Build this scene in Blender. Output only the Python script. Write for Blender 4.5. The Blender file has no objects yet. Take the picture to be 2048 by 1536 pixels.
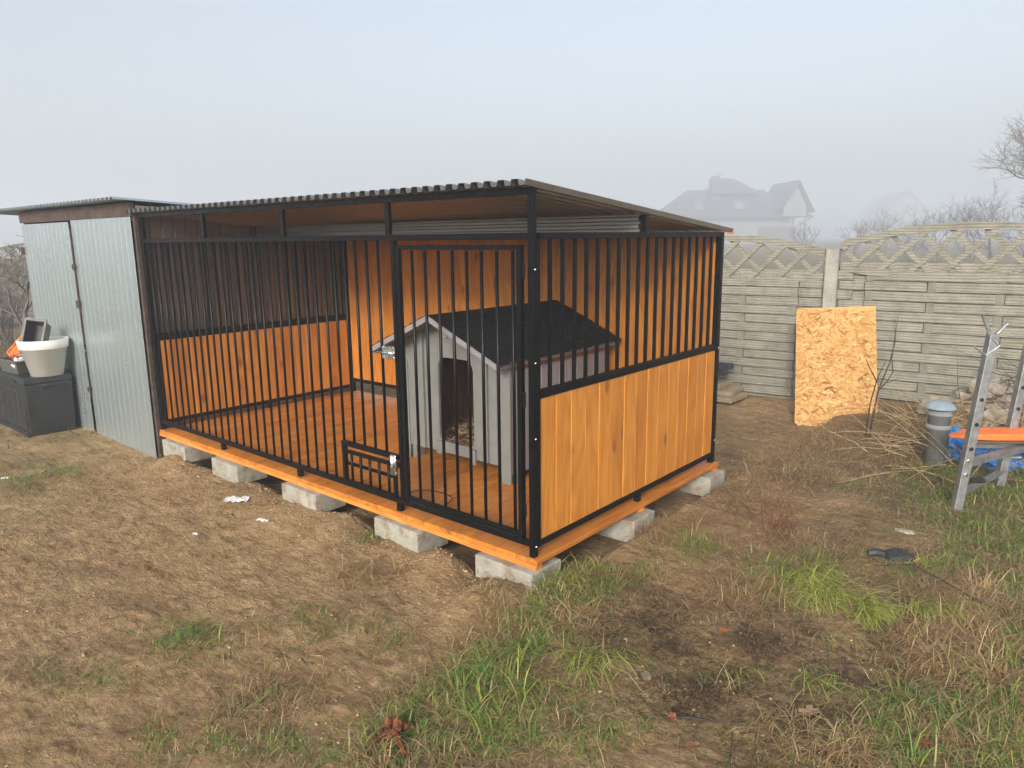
import bpy, math, random
import numpy as np
from mathutils import Vector, Matrix

random.seed(7)
rng = np.random.default_rng(11)
S = bpy.context.scene
C = S.collection
R = math.radians

# ------------------------------------------------------------------ camera
CAMP = np.array([2.079, -2.591, 1.737]); YAW, PIT, ROL = -.706, -.198, -.011; FPX = 1456.4
_f = np.array([math.sin(YAW)*math.cos(PIT), math.cos(YAW)*math.cos(PIT), math.sin(PIT)])
_r0 = np.array([math.cos(YAW), -math.sin(YAW), 0]); _u0 = np.cross(_r0, _f)
_r = _r0*math.cos(ROL)+_u0*math.sin(ROL); _u = -_r0*math.sin(ROL)+_u0*math.cos(ROL)
cd = bpy.data.cameras.new('camera'); cam = bpy.data.objects.new('camera', cd); C.objects.link(cam)
cd.sensor_width = 36; cd.lens = 36*FPX/2048; cd.clip_end = 2000; cd.clip_start = .05
cam.matrix_world = Matrix(((_r[0], _u[0], -_f[0], CAMP[0]), (_r[1], _u[1], -_f[1], CAMP[1]), (_r[2], _u[2], -_f[2], CAMP[2]), (0, 0, 0, 1)))
S.camera = cam

# ------------------------------------------------------------------ light
SUN = Vector((.42, -1, .44)).normalized()
w = bpy.data.worlds.new('World'); S.world = w; w.use_nodes = True
nt = w.node_tree; bg = nt.nodes['Background']
sky = nt.nodes.new('ShaderNodeTexSky'); sky.sky_type = 'NISHITA'; sky.sun_disc = False
sky.sun_elevation = math.asin(SUN.z); sky.sun_rotation = math.atan2(SUN.x, SUN.y)
sky.air_density = 1.0; sky.dust_density = 6.0; sky.ozone_density = 1.0; sky.altitude = 50
hs = nt.nodes.new('ShaderNodeHueSaturation'); hs.inputs['Saturation'].default_value = .58
nt.links.new(sky.outputs[0], hs.inputs['Color']); nt.links.new(hs.outputs[0], bg.inputs[0])
bg.inputs[1].default_value = .15
sl = bpy.data.lights.new('sun', 'SUN'); sl.energy = 2.5; sl.angle = R(11); sl.color = (1, .955, .89)
so = bpy.data.objects.new('sun', sl); C.objects.link(so); so.rotation_euler = (SUN).to_track_quat('Z', 'Y').to_euler()
S.view_settings.view_transform = 'Standard'; S.view_settings.look = 'None'
S.view_settings.gamma = 1; S.view_settings.exposure = .80; S.view_settings.use_curve_mapping = False
S.cycles.volume_bounces = 1; S.cycles.max_bounces = 6

# ------------------------------------------------------------------ material helpers
class NT:
    def __init__(s, name):
        s.m = bpy.data.materials.new(name); s.m.use_nodes = True; s.t = s.m.node_tree
        s.b = s.t.nodes['Principled BSDF']
    def n(s, typ, **kw):
        nd = s.t.nodes.new('ShaderNode'+typ)
        for k, v in kw.items():
            if k.startswith('i_'): nd.inputs[k[2:].replace('_', ' ')].default_value = v
            else: setattr(nd, k, v)
        return nd
    def l(s, a, b): s.t.links.new(a, b)
    def setv(s, sock, v):
        if isinstance(v, bpy.types.NodeSocket): s.l(v, sock)
        elif v is not None: sock.default_value = v if not isinstance(v, tuple) or len(v) == 4 or sock.type == 'VECTOR' else (*v, 1)
    def coord(s, kind='Object', scale=(1, 1, 1), rot=(0, 0, 0), rand=0.0):
        tc = s.n('TexCoord'); mp = s.n('Mapping'); mp.inputs['Scale'].default_value = scale; mp.inputs['Rotation'].default_value = rot
        o = tc.outputs[kind]
        if rand:
            oi = s.n('ObjectInfo'); vm = s.n('VectorMath', operation='SCALE'); cx = s.n('CombineXYZ')
            s.l(oi.outputs['Random'], cx.inputs[0]); s.l(oi.outputs['Random'], cx.inputs[1]); s.l(oi.outputs['Random'], cx.inputs[2])
            s.l(cx.outputs[0], vm.inputs[0]); vm.inputs['Scale'].default_value = rand
            ad = s.n('VectorMath', operation='ADD'); s.l(o, ad.inputs[0]); s.l(vm.outputs[0], ad.inputs[1]); o = ad.outputs[0]
        s.l(o, mp.inputs[0]); return mp.outputs[0]
    def noise(s, vec, scale, detail=4, rough=.55, dist=0):
        n = s.n('TexNoise'); s.l(vec, n.inputs['Vector']); n.inputs['Scale'].default_value = scale; n.inputs['Detail'].default_value = detail
        n.inputs['Roughness'].default_value = rough; n.inputs['Distortion'].default_value = dist; return n.outputs['Fac']
    def vor(s, vec, scale, feature='F1', out='Distance', rnd=1):
        n = s.n('TexVoronoi', feature=feature); s.l(vec, n.inputs['Vector']); n.inputs['Scale'].default_value = scale
        n.inputs['Randomness'].default_value = rnd; return n.outputs[out]
    def ramp(s, fac, stops, interp='LINEAR'):
        n = s.n('ValToRGB'); s.l(fac, n.inputs[0]); cr = n.color_ramp; cr.interpolation = interp
        while len(cr.elements) < len(stops): cr.elements.new(.5)
        for e, (p, c) in zip(cr.elements, stops):
            e.position = p; e.color = (*c, 1) if isinstance(c, tuple) else (c, c, c, 1)
        return n.outputs[0]
    def mix(s, fac, a, b, mode='MIX'):
        n = s.n('Mix', data_type='RGBA', blend_type=mode); s.setv(n.inputs[0], fac); s.setv(n.inputs[6], a); s.setv(n.inputs[7], b); return n.outputs[2]
    def math(s, op, a, b=None, clamp=False):
        n = s.n('Math', operation=op, use_clamp=clamp); s.setv(n.inputs[0], a)
        if b is not None: s.setv(n.inputs[1], b)
        return n.outputs[0]
    def bump(s, h, strength=.3, dist=.01, prev=None):
        n = s.n('Bump'); s.l(h, n.inputs['Height']); n.inputs['Strength'].default_value = strength; n.inputs['Distance'].default_value = dist
        if prev is not None: s.l(prev, n.inputs['Normal'])
        s.l(n.outputs[0], s.b.inputs['Normal']); return n.outputs[0]
    def set(s, **kw):
        for k, v in kw.items(): s.setv(s.b.inputs[k.replace('_', ' ')], v)
        return s

def m_simple(name, col, rough=.6, metal=0, var=.25, scale=30, bump=.1, bscale=80, spec=.5):
    t = NT(name); v = t.coord()
    n = t.noise(v, scale, 5, .6)
    a = tuple(c*(1-var) for c in col); b = tuple(min(1, c*(1+var)) for c in col)
    t.set(Base_Color=t.ramp(n, [(.3, a), (.7, b)]), Roughness=t.ramp(t.noise(v, scale*.4, 4), [(.3, max(.03, rough-.1)), (.7, min(1, rough+.1))]), Metallic=metal)
    t.b.inputs['Specular IOR Level'].default_value = spec
    if bump: t.bump(t.noise(v, bscale, 4), bump, .002)
    return t.m

def m_wood(name, axis, c0, c1, c2, rough=.5, knots=True, dirt=0):
    t = NT(name)
    sc = [7, 7, 7]; sc[axis] = .55
    v = t.coord('Object', tuple(sc), rand=37.0)
    vb = t.coord('Object', (1, 1, 1), rand=37.0)
    fs_ = [26, 26, 26]; fs_[axis] = .9
    fine = t.noise(t.coord('Object', tuple(fs_), rand=37.0), 3.0, 4, .6, .25)
    ws = [4.2, 4.2, 4.2]; ws[axis] = .75
    wv_ = t.coord('Object', tuple(ws), rand=37.0)
    cath = t.math('FRACT', t.math('MULTIPLY', t.noise(wv_, 1.15, 2, .45, .4), 9.0))
    cath = t.math('ABSOLUTE', t.math('SUBTRACT', cath, .5))
    g = t.math('ADD', t.math('MULTIPLY', cath, .55), t.math('MULTIPLY', fine, .72))
    col = t.ramp(g, [(.24, c0), (.52, c1), (.80, c2)])
    oi = t.n('ObjectInfo')
    shade = t.ramp(oi.outputs['Random'], [(0, (.84, .80, .74)), (.45, (.98, .97, .96)), (1, (1.03, 1.06, 1.1))])
    col = t.mix(1, col, shade, 'MULTIPLY')
    blot = t.noise(vb, 3.0, 3, .6)
    col = t.mix(1, col, t.ramp(blot, [(.3, (.86, .82, .78)), (.6, (1, 1, 1))]), 'MULTIPLY')
    if knots:
        ks = [5, 5, 5]; ks[axis] = 2.6
        kv = t.coord('Object', tuple(ks), rand=19.0)
        kd = t.vor(kv, 1.0)
        kf = t.ramp(kd, [(.03, 1.0), (.085, .75), (.11, .25), (.17, 0.0)])
        col = t.mix(t.math('MULTIPLY', kf, .8), col, tuple(c*.42 for c in c0))
    r = t.ramp(fine, [(.3, rough-.12), (.7, rough+.12)])
    if dirt:
        dv = t.coord('Object', (1, .45, 1), rand=11.0)
        dn = t.noise(dv, 16, 6, .75)
        dm = t.ramp(dn, [(.585, 0.0), (.66, 1.0)])
        big = t.ramp(t.noise(dv, 2.2, 2), [(.42, 0.0), (.62, 1.0)])
        dm = t.math('MULTIPLY', t.math('MULTIPLY', dm, big), dirt)
        col = t.mix(dm, col, (.06, .042, .028))
        pale = t.ramp(t.noise(t.coord('Object', (3, .5, 1), rand=5.0), 4, 4, .6), [(.56, 0.0), (.74, .45)])
        col = t.mix(pale, col, (.62, .33, .13))
    t.set(Base_Color=col, Roughness=r)
    t.bump(g, .25, .002)
    return t.m

def m_galv(name, base=(.50, .53, .55), rough=.32, scale=40, metal=.92):
    t = NT(name); v = t.coord()
    sp = t.n('TexVoronoi'); t.l(v, sp.inputs['Vector']); sp.inputs['Scale'].default_value = scale
    bw = t.n('RGBToBW'); t.l(sp.outputs['Color'], bw.inputs[0])
    b = t.ramp(bw.outputs[0], [(.1, tuple(c*.92 for c in base)), (.9, tuple(min(1, c*1.08) for c in base))])
    big = t.noise(t.coord('Object', (1, 1, .5)), 2.4, 5, .6)
    b = t.mix(t.ramp(big, [(.45, 0.0), (.75, .5)]), b, tuple(c*.86 for c in base))
    r = t.math('ADD', t.ramp(bw.outputs[0], [(.1, rough-.05), (.9, rough+.08)]), t.ramp(big, [(.3, -.06), (.7, .1)]))
    t.set(Base_Color=b, Roughness=r, Metallic=metal)
    t.bump(t.noise(v, 3, 2), .05, .01)
    return t.m

M = {}
M['black'] = m_simple('black_painted_steel', (.0035, .0038, .0045), .36, 0, .4, 60, .12, 150, .17)
M['wood_v'] = m_wood('orange_stained_board', 2, (.44, .152, .018), (.56, .218, .030), (.63, .268, .046), .46)
M['wood_floor'] = m_wood('orange_stained_floor', 1, (.40, .128, .016), (.53, .190, .025), (.62, .250, .045), .42, True, .95)
M['wood_x'] = m_wood('orange_stained_beam', 0, (.50, .15, .02), (.68, .24, .035), (.78, .34, .08), .5, True, .5)
M['galv'] = m_galv('galvanised_sheet', (.47, .545, .565), .29, 70, .75)
M['galv_roof'] = m_galv('galvanised_roof_sheet', (.33, .325, .31), .36, 60)
M['galv_reflect'] = m_galv('reflection_toned_galvanised_sheet', (.33, .30, .27), .36, 60)  # reflection of the orange boards painted into the sheet's brown base colour
M['zinc'] = m_simple('bright_zinc', (.75, .78, .80), .25, 1, .15, 120, .1)
M['steel'] = m_simple('grey_zinc_tube', (.30, .31, .315), .48, .75, .25, 25, .08)
M['rust'] = m_simple('brown_rusty_steel', (.075, .050, .040), .7, .2, .5, 18, .3)
M['dogwood'] = m_simple('grey_painted_board', (.185, .19, .178), .6, 0, .10, 9, .12, 60)
M['dogside'] = m_simple('lilac_grey_board', (.25, .235, .245), .6, 0, .10, 9, .12, 60)
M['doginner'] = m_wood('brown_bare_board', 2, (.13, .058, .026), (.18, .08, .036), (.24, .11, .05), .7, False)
M['shingle'] = m_simple('black_bitumen_shingle', (.0105, .0105, .012), .93, 0, .5, 300, .8, 500, .2)
M['redstrip'] = m_simple('reddish_brown_strip', (.25, .085, .03), .6, 0, .3, 30)
M['box'] = m_simple('anthracite_plastic', (.013, .014, .0155), .55, 0, .5, 9, .2, 120)
M['potwhite'] = m_simple('white_speckled_plastic', (.62, .62, .59), .5, 0, .08, 200, .1, 200)
M['potgrey'] = m_simple('grey_plastic', (.085, .083, .078), .5, 0, .2, 30)
M['potdark'] = m_simple('dark_inner_plastic', (.03, .032, .034), .6, 0, .3, 20)
M['orange'] = m_simple('orange_plastic', (.80, .17, .025), .5, 0, .12, 20)
M['red'] = m_simple('red_string', (.35, .03, .02), .7, 0, .3, 50)
M['straw'] = m_simple('straw', (.42, .30, .15), .8, 0, .5, 60, 0)
M['white'] = m_simple('white_film', (.72, .73, .74), .3, 0, .15, 40, .4, 60)
M['blue'] = m_simple('blue_plastic', (.02, .18, .50), .32, 0, .4, 12, .5, 25)
M['pipe'] = m_simple('grey_pvc', (.235, .25, .26), .5, 0, .12, 14, .1)
M['pipecap'] = m_simple('grey_blue_cap', (.25, .31, .36), .5, 0, .12, 14, .1)
M['hole'] = m_simple('dark_hole', (.006, .006, .006), .8, 0, .2, 20, 0)
M['stone'] = m_simple('weathered_stone', (.26, .23, .18), .9, 0, .45, 14, .6, 40)
M['paver'] = m_simple('sandstone_paver', (.30, .24, .16), .9, 0, .3, 20, .4, 80)
M['profile'] = m_simple('anthracite_profile', (.035, .042, .05), .45, 0, .2, 20)
M['bark'] = m_simple('grey_brown_bark', (.125, .102, .088), .9, 0, .4, 40, .4)
M['twig'] = m_simple('dark_twig', (.045, .03, .025), .8, 0, .4, 40, .3)
M['cane'] = m_simple('dry_cane', (.36, .26, .14), .8, 0, .4, 30, 0)
M['root'] = m_simple('reddish_root', (.14, .055, .026), .9, 0, .95, 34, 1.0, 90, .2)
M['yellow'] = m_simple('yellow_plastic', (.80, .62, .03), .5, 0, .1, 20)
M['rubber'] = m_simple('dark_grey_rubber', (.022, .026, .031), .65, 0, .4, 14, .4, 30)
M['plaster'] = m_simple('grey_plaster', (.20, .195, .185), .9, 0, .1, 2, .1)
M['rooftile'] = m_simple('grey_roof_tile', (.06, .055, .06), .8, 0, .3, 3, .1)
M['glass'] = m_simple('window_glass', (.16, .18, .19), .1, 0, .1, 2, 0)
M['darkwood'] = m_simple('brown_timber', (.10, .07, .05), .8, 0, .3, 3, .1)

def m_concrete(name, col, grain=False, moss=.3):
    t = NT(name); v = t.coord('Object', rand=23.0)
    n1 = t.noise(v, 7, 6, .65); n2 = t.noise(v, 90, 3, .7)
    c = t.ramp(n1, [(.25, tuple(x*.66 for x in col)), (.5, col), (.75, tuple(min(1, x*1.25) for x in col))])
    c = t.mix(1, c, t.ramp(n2, [(.3, (.80, .80, .80)), (.6, (1.05, 1.05, 1.05))]), 'MULTIPLY')
    if name.startswith('pale'):
        sd = t.ramp(t.noise(v, 11, 6, .7), [(.50, 0.0), (.62, .75)])
        c = t.mix(sd, c, (.19, .125, .066))
    mo = t.ramp(t.noise(v, 2.3, 5, .6), [(.52, 0.0), (.72, moss)])
    c = t.mix(mo, c, (.16, .16, .07))
    h = t.math('ADD', t.math('MULTIPLY', n1, .6), t.math('MULTIPLY', n2, .4))
    if grain:
        gv = t.coord('Object', (1.3, 1.3, 9.5), rand=23.0)
        wv = t.n('TexWave', wave_type='BANDS', bands_direction='Z'); t.l(gv, wv.inputs['Vector'])
        wv.inputs['Scale'].default_value = 1.25; wv.inputs['Distortion'].default_value = 5.5; wv.inputs['Detail'].default_value = 2; wv.inputs['Detail Scale'].default_value = .42
        c = t.mix(1, c, t.ramp(wv.outputs['Fac'], [(.0, (.62, .60, .55)), (.25, (.96, .96, .96)), (1, (1.06, 1.06, 1.06))]), 'MULTIPLY')
        h = t.math('ADD', t.math('MULTIPLY', wv.outputs['Fac'], 1.3), t.math('MULTIPLY', h, .4))
    t.set(Base_Color=c, Roughness=.92); t.bump(h, .4, .005)
    return t.m
M['block'] = m_concrete('pale_concrete_block', (.32, .305, .26), False, .5)
M['fence'] = m_concrete('beige_wood_textured_concrete', (.232, .225, .186), True, .28)
M['fpost'] = m_concrete('mottled_concrete_post', (.30, .29, .25), False, .3)

def m_attr(name, rough=.75, trans=.25, spec=.3):
    t = NT(name); a = t.n('Attribute', attribute_name='col')
    t.set(Base_Color=a.outputs['Color'], Roughness=rough); t.b.inputs['Specular IOR Level'].default_value = spec
    if trans:
        tr = t.n('BsdfTranslucent'); t.l(a.outputs['Color'], tr.inputs[0]); mx = t.n('MixShader'); mx.inputs[0].default_value = trans
        t.l(t.b.outputs[0], mx.inputs[1]); t.l(tr.outputs[0], mx.inputs[2])
        t.l(mx.outputs[0], t.t.nodes['Material Output'].inputs['Surface'])
    return t.m
M['blade'] = m_attr('grass_blade', .55, .3)
M['flake'] = m_attr('wood_flake', .7, 0)
M['leaf'] = m_attr('dead_leaf', .8, .1)

# ------------------------------------------------------------------ mesh helpers
class MB:
    def __init__(s): s.v = []; s.f = []
    def add(s, vs, fs):
        o = len(s.v); s.v += [tuple(map(float, p)) for p in vs]; s.f += [tuple(i+o for i in q) for q in fs]; return s
    def box(s, x0, x1, y0, y1, z0, z1):
        return s.add([(x0, y0, z0), (x1, y0, z0), (x1, y1, z0), (x0, y1, z0), (x0, y0, z1), (x1, y0, z1), (x1, y1, z1), (x0, y1, z1)],
                     [(0, 3, 2, 1), (4, 5, 6, 7), (0, 1, 5, 4), (1, 2, 6, 5), (2, 3, 7, 6), (3, 0, 4, 7)])
    def hexa(s, b, t):       # bottom quad, top quad (counter-clockwise)
        return s.add(list(b)+list(t), [(0, 3, 2, 1), (4, 5, 6, 7), (0, 1, 5, 4), (1, 2, 6, 5), (2, 3, 7, 6), (3, 0, 4, 7)])
    def beam(s, p0, p1, wdt, hgt, up=(0, 0, 1)):
        p0 = Vector(p0); p1 = Vector(p1); d = (p1-p0).normalized(); up = Vector(up)
        if abs(d.dot(up)) > .98: up = Vector((0, 1, 0))
        sd = d.cross(up).normalized()*wdt/2; u = sd.cross(d).normalized()*hgt/2
        return s.hexa([p0-sd-u, p0+sd-u, p1+sd-u, p1-sd-u], [p0-sd+u, p0+sd+u, p1+sd+u, p1-sd+u])
    def cbox(s, x0, x1, y0, y1, z0, z1, c=.002, axis=2):   # chamfered along the axis
        def oct(a0, a1, b0, b1): return [(a0+c, b0), (a1-c, b0), (a1, b0+c), (a1, b1-c), (a1-c, b1), (a0+c, b1), (a0, b1-c), (a0, b0+c)]
        if axis == 2: lo = [(a, b, z0) for a, b in oct(x0, x1, y0, y1)]; hi = [(a, b, z1) for a, b in oct(x0, x1, y0, y1)]
        elif axis == 1: lo = [(a, y1, b) for a, b in oct(x0, x1, z0, z1)]; hi = [(a, y0, b) for a, b in oct(x0, x1, z0, z1)]
        else: lo = [(x0, a, b) for a, b in oct(y0, y1, z0, z1)]; hi = [(x1, a, b) for a, b in oct(y0, y1, z0, z1)]
        return s.add(lo+hi, [tuple(range(7, -1, -1)), tuple(range(8, 16))]+[(i, (i+1) % 8, 8+(i+1) % 8, 8+i) for i in range(8)])
    def poly(s, pts, rad, n=6, cap=True):
        pts = [Vector(p) for p in pts]; o = len(s.v); k = len(pts)
        if not hasattr(rad, '__len__'): rad = [rad]*k
        ref = Vector((.31, .17, .93))
        for i, p in enumerate(pts):
            d = (pts[min(i+1, k-1)]-pts[max(i-1, 0)]).normalized()
            a = d.cross(ref)
            if a.length < .05: a = d.cross(Vector((1, 0, 0)))
            a.normalize(); b = d.cross(a)
            for j in range(n):
                q = p+(a*math.cos(2*math.pi*j/n)+b*math.sin(2*math.pi*j/n))*rad[i]; s.v.append(tuple(q))
        for i in range(k-1):
            for j in range(n): s.f.append((o+i*n+j, o+i*n+(j+1) % n, o+(i+1)*n+(j+1) % n, o+(i+1)*n+j))
        if cap: s.f.append(tuple(o+j for j in range(n-1, -1, -1))); s.f.append(tuple(o+(k-1)*n+j for j in range(n)))
        return s
    def tube(s, p0, p1, r, n=8): return s.poly([p0, p1], r, n)
    def prism(s, pts, off):          # planar polygon + offset vector
        n = len(pts); off = Vector(off); a = [Vector(p) for p in pts]
        return s.add(a+[p+off for p in a], [tuple(range(n-1, -1, -1)), tuple(range(n, 2*n))]+[(i, (i+1) % n, n+(i+1) % n, n+i) for i in range(n)])
    def lathe(s, prof, c=(0, 0, 0), n=24):
        o = len(s.v); k = len(prof)
        for r, z in prof:
            for j in range(n): s.v.append((c[0]+r*math.cos(2*math.pi*j/n), c[1]+r*math.sin(2*math.pi*j/n), c[2]+z))
        for i in range(k-1):
            for j in range(n): s.f.append((o+i*n+j, o+i*n+(j+1) % n, o+(i+1)*n+(j+1) % n, o+(i+1)*n+j))
        s.f.append(tuple(o+j for j in range(n-1, -1, -1))); s.f.append(tuple(o+(k-1)*n+j for j in range(n)))
        return s
    def mesh(s, name, mat, smooth=False):
        me = bpy.data.meshes.new(name); me.from_pydata(s.v, [], s.f); me.update()
        if mat: me.materials.append(M[mat] if isinstance(mat, str) else mat)
        if smooth: me.polygons.foreach_set('use_smooth', [True]*len(me.polygons))
        return me
    def build(s, name, mat, parent=None, smooth=False): return put(name, s.mesh(name, mat, smooth), parent)

def put(name, me, parent=None, loc=None, rot=None):
    o = bpy.data.objects.new(name, me); C.objects.link(o)
    if parent: o.parent = parent
    if loc is not None: o.location = loc
    if rot is not None: o.rotation_euler = rot
    return o
def tag(o, label=None, cat=None, group=None, kind=None):
    if label: o['label'] = label
    if cat: o['category'] = cat
    if group: o['group'] = group
    if kind: o['kind'] = kind
    return o
def empty(name, loc=(0, 0, 0), rz=0):
    o = bpy.data.objects.new(name, None); C.objects.link(o); o.location = loc; o.rotation_euler = (0, 0, rz); o.empty_display_size = .1; return o
def bevel(o, wdt, seg=2):
    b = o.modifiers.new('bevel', 'BEVEL'); b.width = wdt; b.segments = seg; b.limit_method = 'ANGLE'; return o

def np_mesh(name, verts, quads=None, tris=None, mat=None, col=None, smooth=True):
    me = bpy.data.meshes.new(name); nv = len(verts); me.vertices.add(nv); me.vertices.foreach_set('co', np.ascontiguousarray(verts, np.float32).ravel())
    loops = []; starts = []; tot = 0; nq = 0 if quads is None else len(quads); ntr = 0 if tris is None else len(tris)
    if nq: loops.append(np.asarray(quads, np.int32).ravel())
    if ntr: loops.append(np.asarray(tris, np.int32).ravel())
    st = np.concatenate([np.arange(nq)*4, nq*4+np.arange(ntr)*3]).astype(np.int32)
    lp = np.concatenate(loops)
    me.loops.add(len(lp)); me.loops.foreach_set('vertex_index', lp)
    me.polygons.add(nq+ntr); me.polygons.foreach_set('loop_start', st)
    if smooth: me.polygons.foreach_set('use_smooth', np.ones(nq+ntr, bool))
    me.update(calc_edges=True)
    if col is not None:
        a = me.color_attributes.new('col', 'FLOAT_COLOR', 'POINT'); c4 = np.ones((nv, 4), np.float32); c4[:, :col.shape[1]] = col; a.data.foreach_set('color', c4.ravel())
    if mat: me.materials.append(M[mat] if isinstance(mat, str) else mat)
    return me

# ------------------------------------------------------------------ numpy noise
def vnoise(x, y, seed=0):
    xi = np.floor(x).astype(np.int64); yi = np.floor(y).astype(np.int64); xf = x-xi; yf = y-yi
    def h(a, b):
        n = (a*374761393+b*668265263+seed*1442695041) & 0x7fffffff
        n = ((n ^ (n >> 13))*1274126177) & 0x7fffffff
        return ((n ^ (n >> 16)) & 0xffff)/65535.0
    u = xf*xf*xf*(xf*(xf*6-15)+10); v = yf*yf*yf*(yf*(yf*6-15)+10)
    return (h(xi, yi)*(1-u)+h(xi+1, yi)*u)*(1-v)+(h(xi, yi+1)*(1-u)+h(xi+1, yi+1)*u)*v
def fbm(x, y, sc, oct=5, gain=.5, seed=0):
    s = 0; a = 1; t = 0
    for i in range(oct):
        s = s+a*(vnoise(x*sc+i*17.3, y*sc-i*9.1, seed+i)-.5); t += a; a *= gain; sc *= 2.03
    return s/t*2
def sstep(a, b, x):
    t = np.clip((x-a)/(b-a), 0, 1); return t*t*(3-2*t)

def gp(px, py, z=.03):      # a spot of the ground
    d = _f+_r*(px-1024)/FPX-_u*(py-768)/FPX; return CAMP+d*(z-CAMP[2])/d[2]

DK = .20          # deck level
FP0 = np.array([-.238, 5.066]); FTH = R(5)

# line of the turf edge in front of the kennel corner
EDGE = np.array([gp(*p)[:2] for p in ((1092, 1150), (1075, 1195), (985, 1265), (880, 1345), (790, 1420), (700, 1480), (560, 1560))])
def turf_side(x, y):
    # >0 on the grassy right side; signed distance-like to the polyline
    best = np.full(np.shape(x), 1e9); sg = np.zeros(np.shape(x))
    for a, b in zip(EDGE[:-1], EDGE[1:]):
        d = b-a; L = d@d; t = np.clip(((x-a[0])*d[0]+(y-a[1])*d[1])/L, 0, 1)
        dx = x-(a[0]+t*d[0]); dy = y-(a[1]+t*d[1]); ds = np.hypot(dx, dy)
        cr = d[0]*(y-a[1])-d[1]*(x-a[0])
        m = ds < best; best = np.where(m, ds, best); sg = np.where(m, np.sign(cr), sg)
    s = best*sg
    s = np.where((y > -.05), np.where(x > .06, np.minimum(np.abs(x-.06), 1.), np.minimum(s, -.05)), s)
    return s

BLOCKS = [(-.345, 0), (-1.155, 0), (-2.12, 0), (-3.06, 0), (-3.87, 0)]
def height(x, y, fine=True):
    x = np.asarray(x, float); y = np.asarray(y, float)
    h = .05*fbm(x, y, .55, 3, .5, 3)*sstep(14, 4, np.hypot(x, y))
    h = h-.05*sstep(-2.0, -4.5, x)
    ts = turf_side(x, y)
    up = sstep(-.02, .09, ts)
    inkennel = (x < .05) & (y > .05)
    up = np.where(inkennel, 0, up)
    h = h+.095*up*sstep(-1.6, .1, y)+.06*up*sstep(.1, -1.6, y)
    h = h+.040*np.exp(-((y+.10)/.28)**2)*sstep(-4.4, -3.8, x)*sstep(.5, .2, x)
    h = hh = h+.075*np.exp(-((x+.05)**2+(y+.20)**2)/.05)+.035*sstep(.06, .13, x)*sstep(.75, .25, x)*sstep(-.25, .15, y)*sstep(2.9, 2.1, y)
    h = h+.05*sstep(1.0, 2.4, x)*sstep(-.5, 1.5, y)+.05*sstep(3.2, 5.0, y)*sstep(-2.5, 0, x)
    # trench beside and below the deck
    tr = sstep(.08, .03, x)*sstep(-4.2, -3.9, x)*sstep(-.06, .16, y)*sstep(2.3, 2.05, y)
    h = h-.085*tr
    # loose heaps by the blocks
    for bx, by, a, s in ((-3.62, -.10, .085, .16), (-3.2, -.08, .03, .22), (-2.45, -.02, .055, .25), (-1.45, -.0, .07, .20), (-.58, -.06, .075, .13), (-.52, -.18, .045, .10), (-.15, -.28, .03, .16), (-1.95, -.25, .02, .2), (1.25, 4.45, .30, .42), (1.9, 4.3, .25, .4), (-1.0, -.2, .025, .25)):
        h = h+a*np.exp(-((x-bx)**2+(y-by)**2)/(s*s))
    if fine:
        near = sstep(9, 5, np.hypot(x+.5, y))
        d = R(84); u_ = x*math.cos(d)+y*math.sin(d); v_ = -x*math.sin(d)+y*math.cos(d)
        soil = 1-.6*sstep(-.05, .1, ts)
        h = h+near*(.017*fbm(u_*.6, v_*1.7, 2.6, 5, .58, 21)*soil+.010*fbm(u_*.45, v_*2.0, 6.5, 3, .6, 23)*soil+.011*fbm(x, y, 6, 4, .6, 31)+.012*np.abs(fbm(x, y, 13, 3, .7, 41))+.009*(vnoise(x*31, y*31, 77)-.5))
    return h

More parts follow.
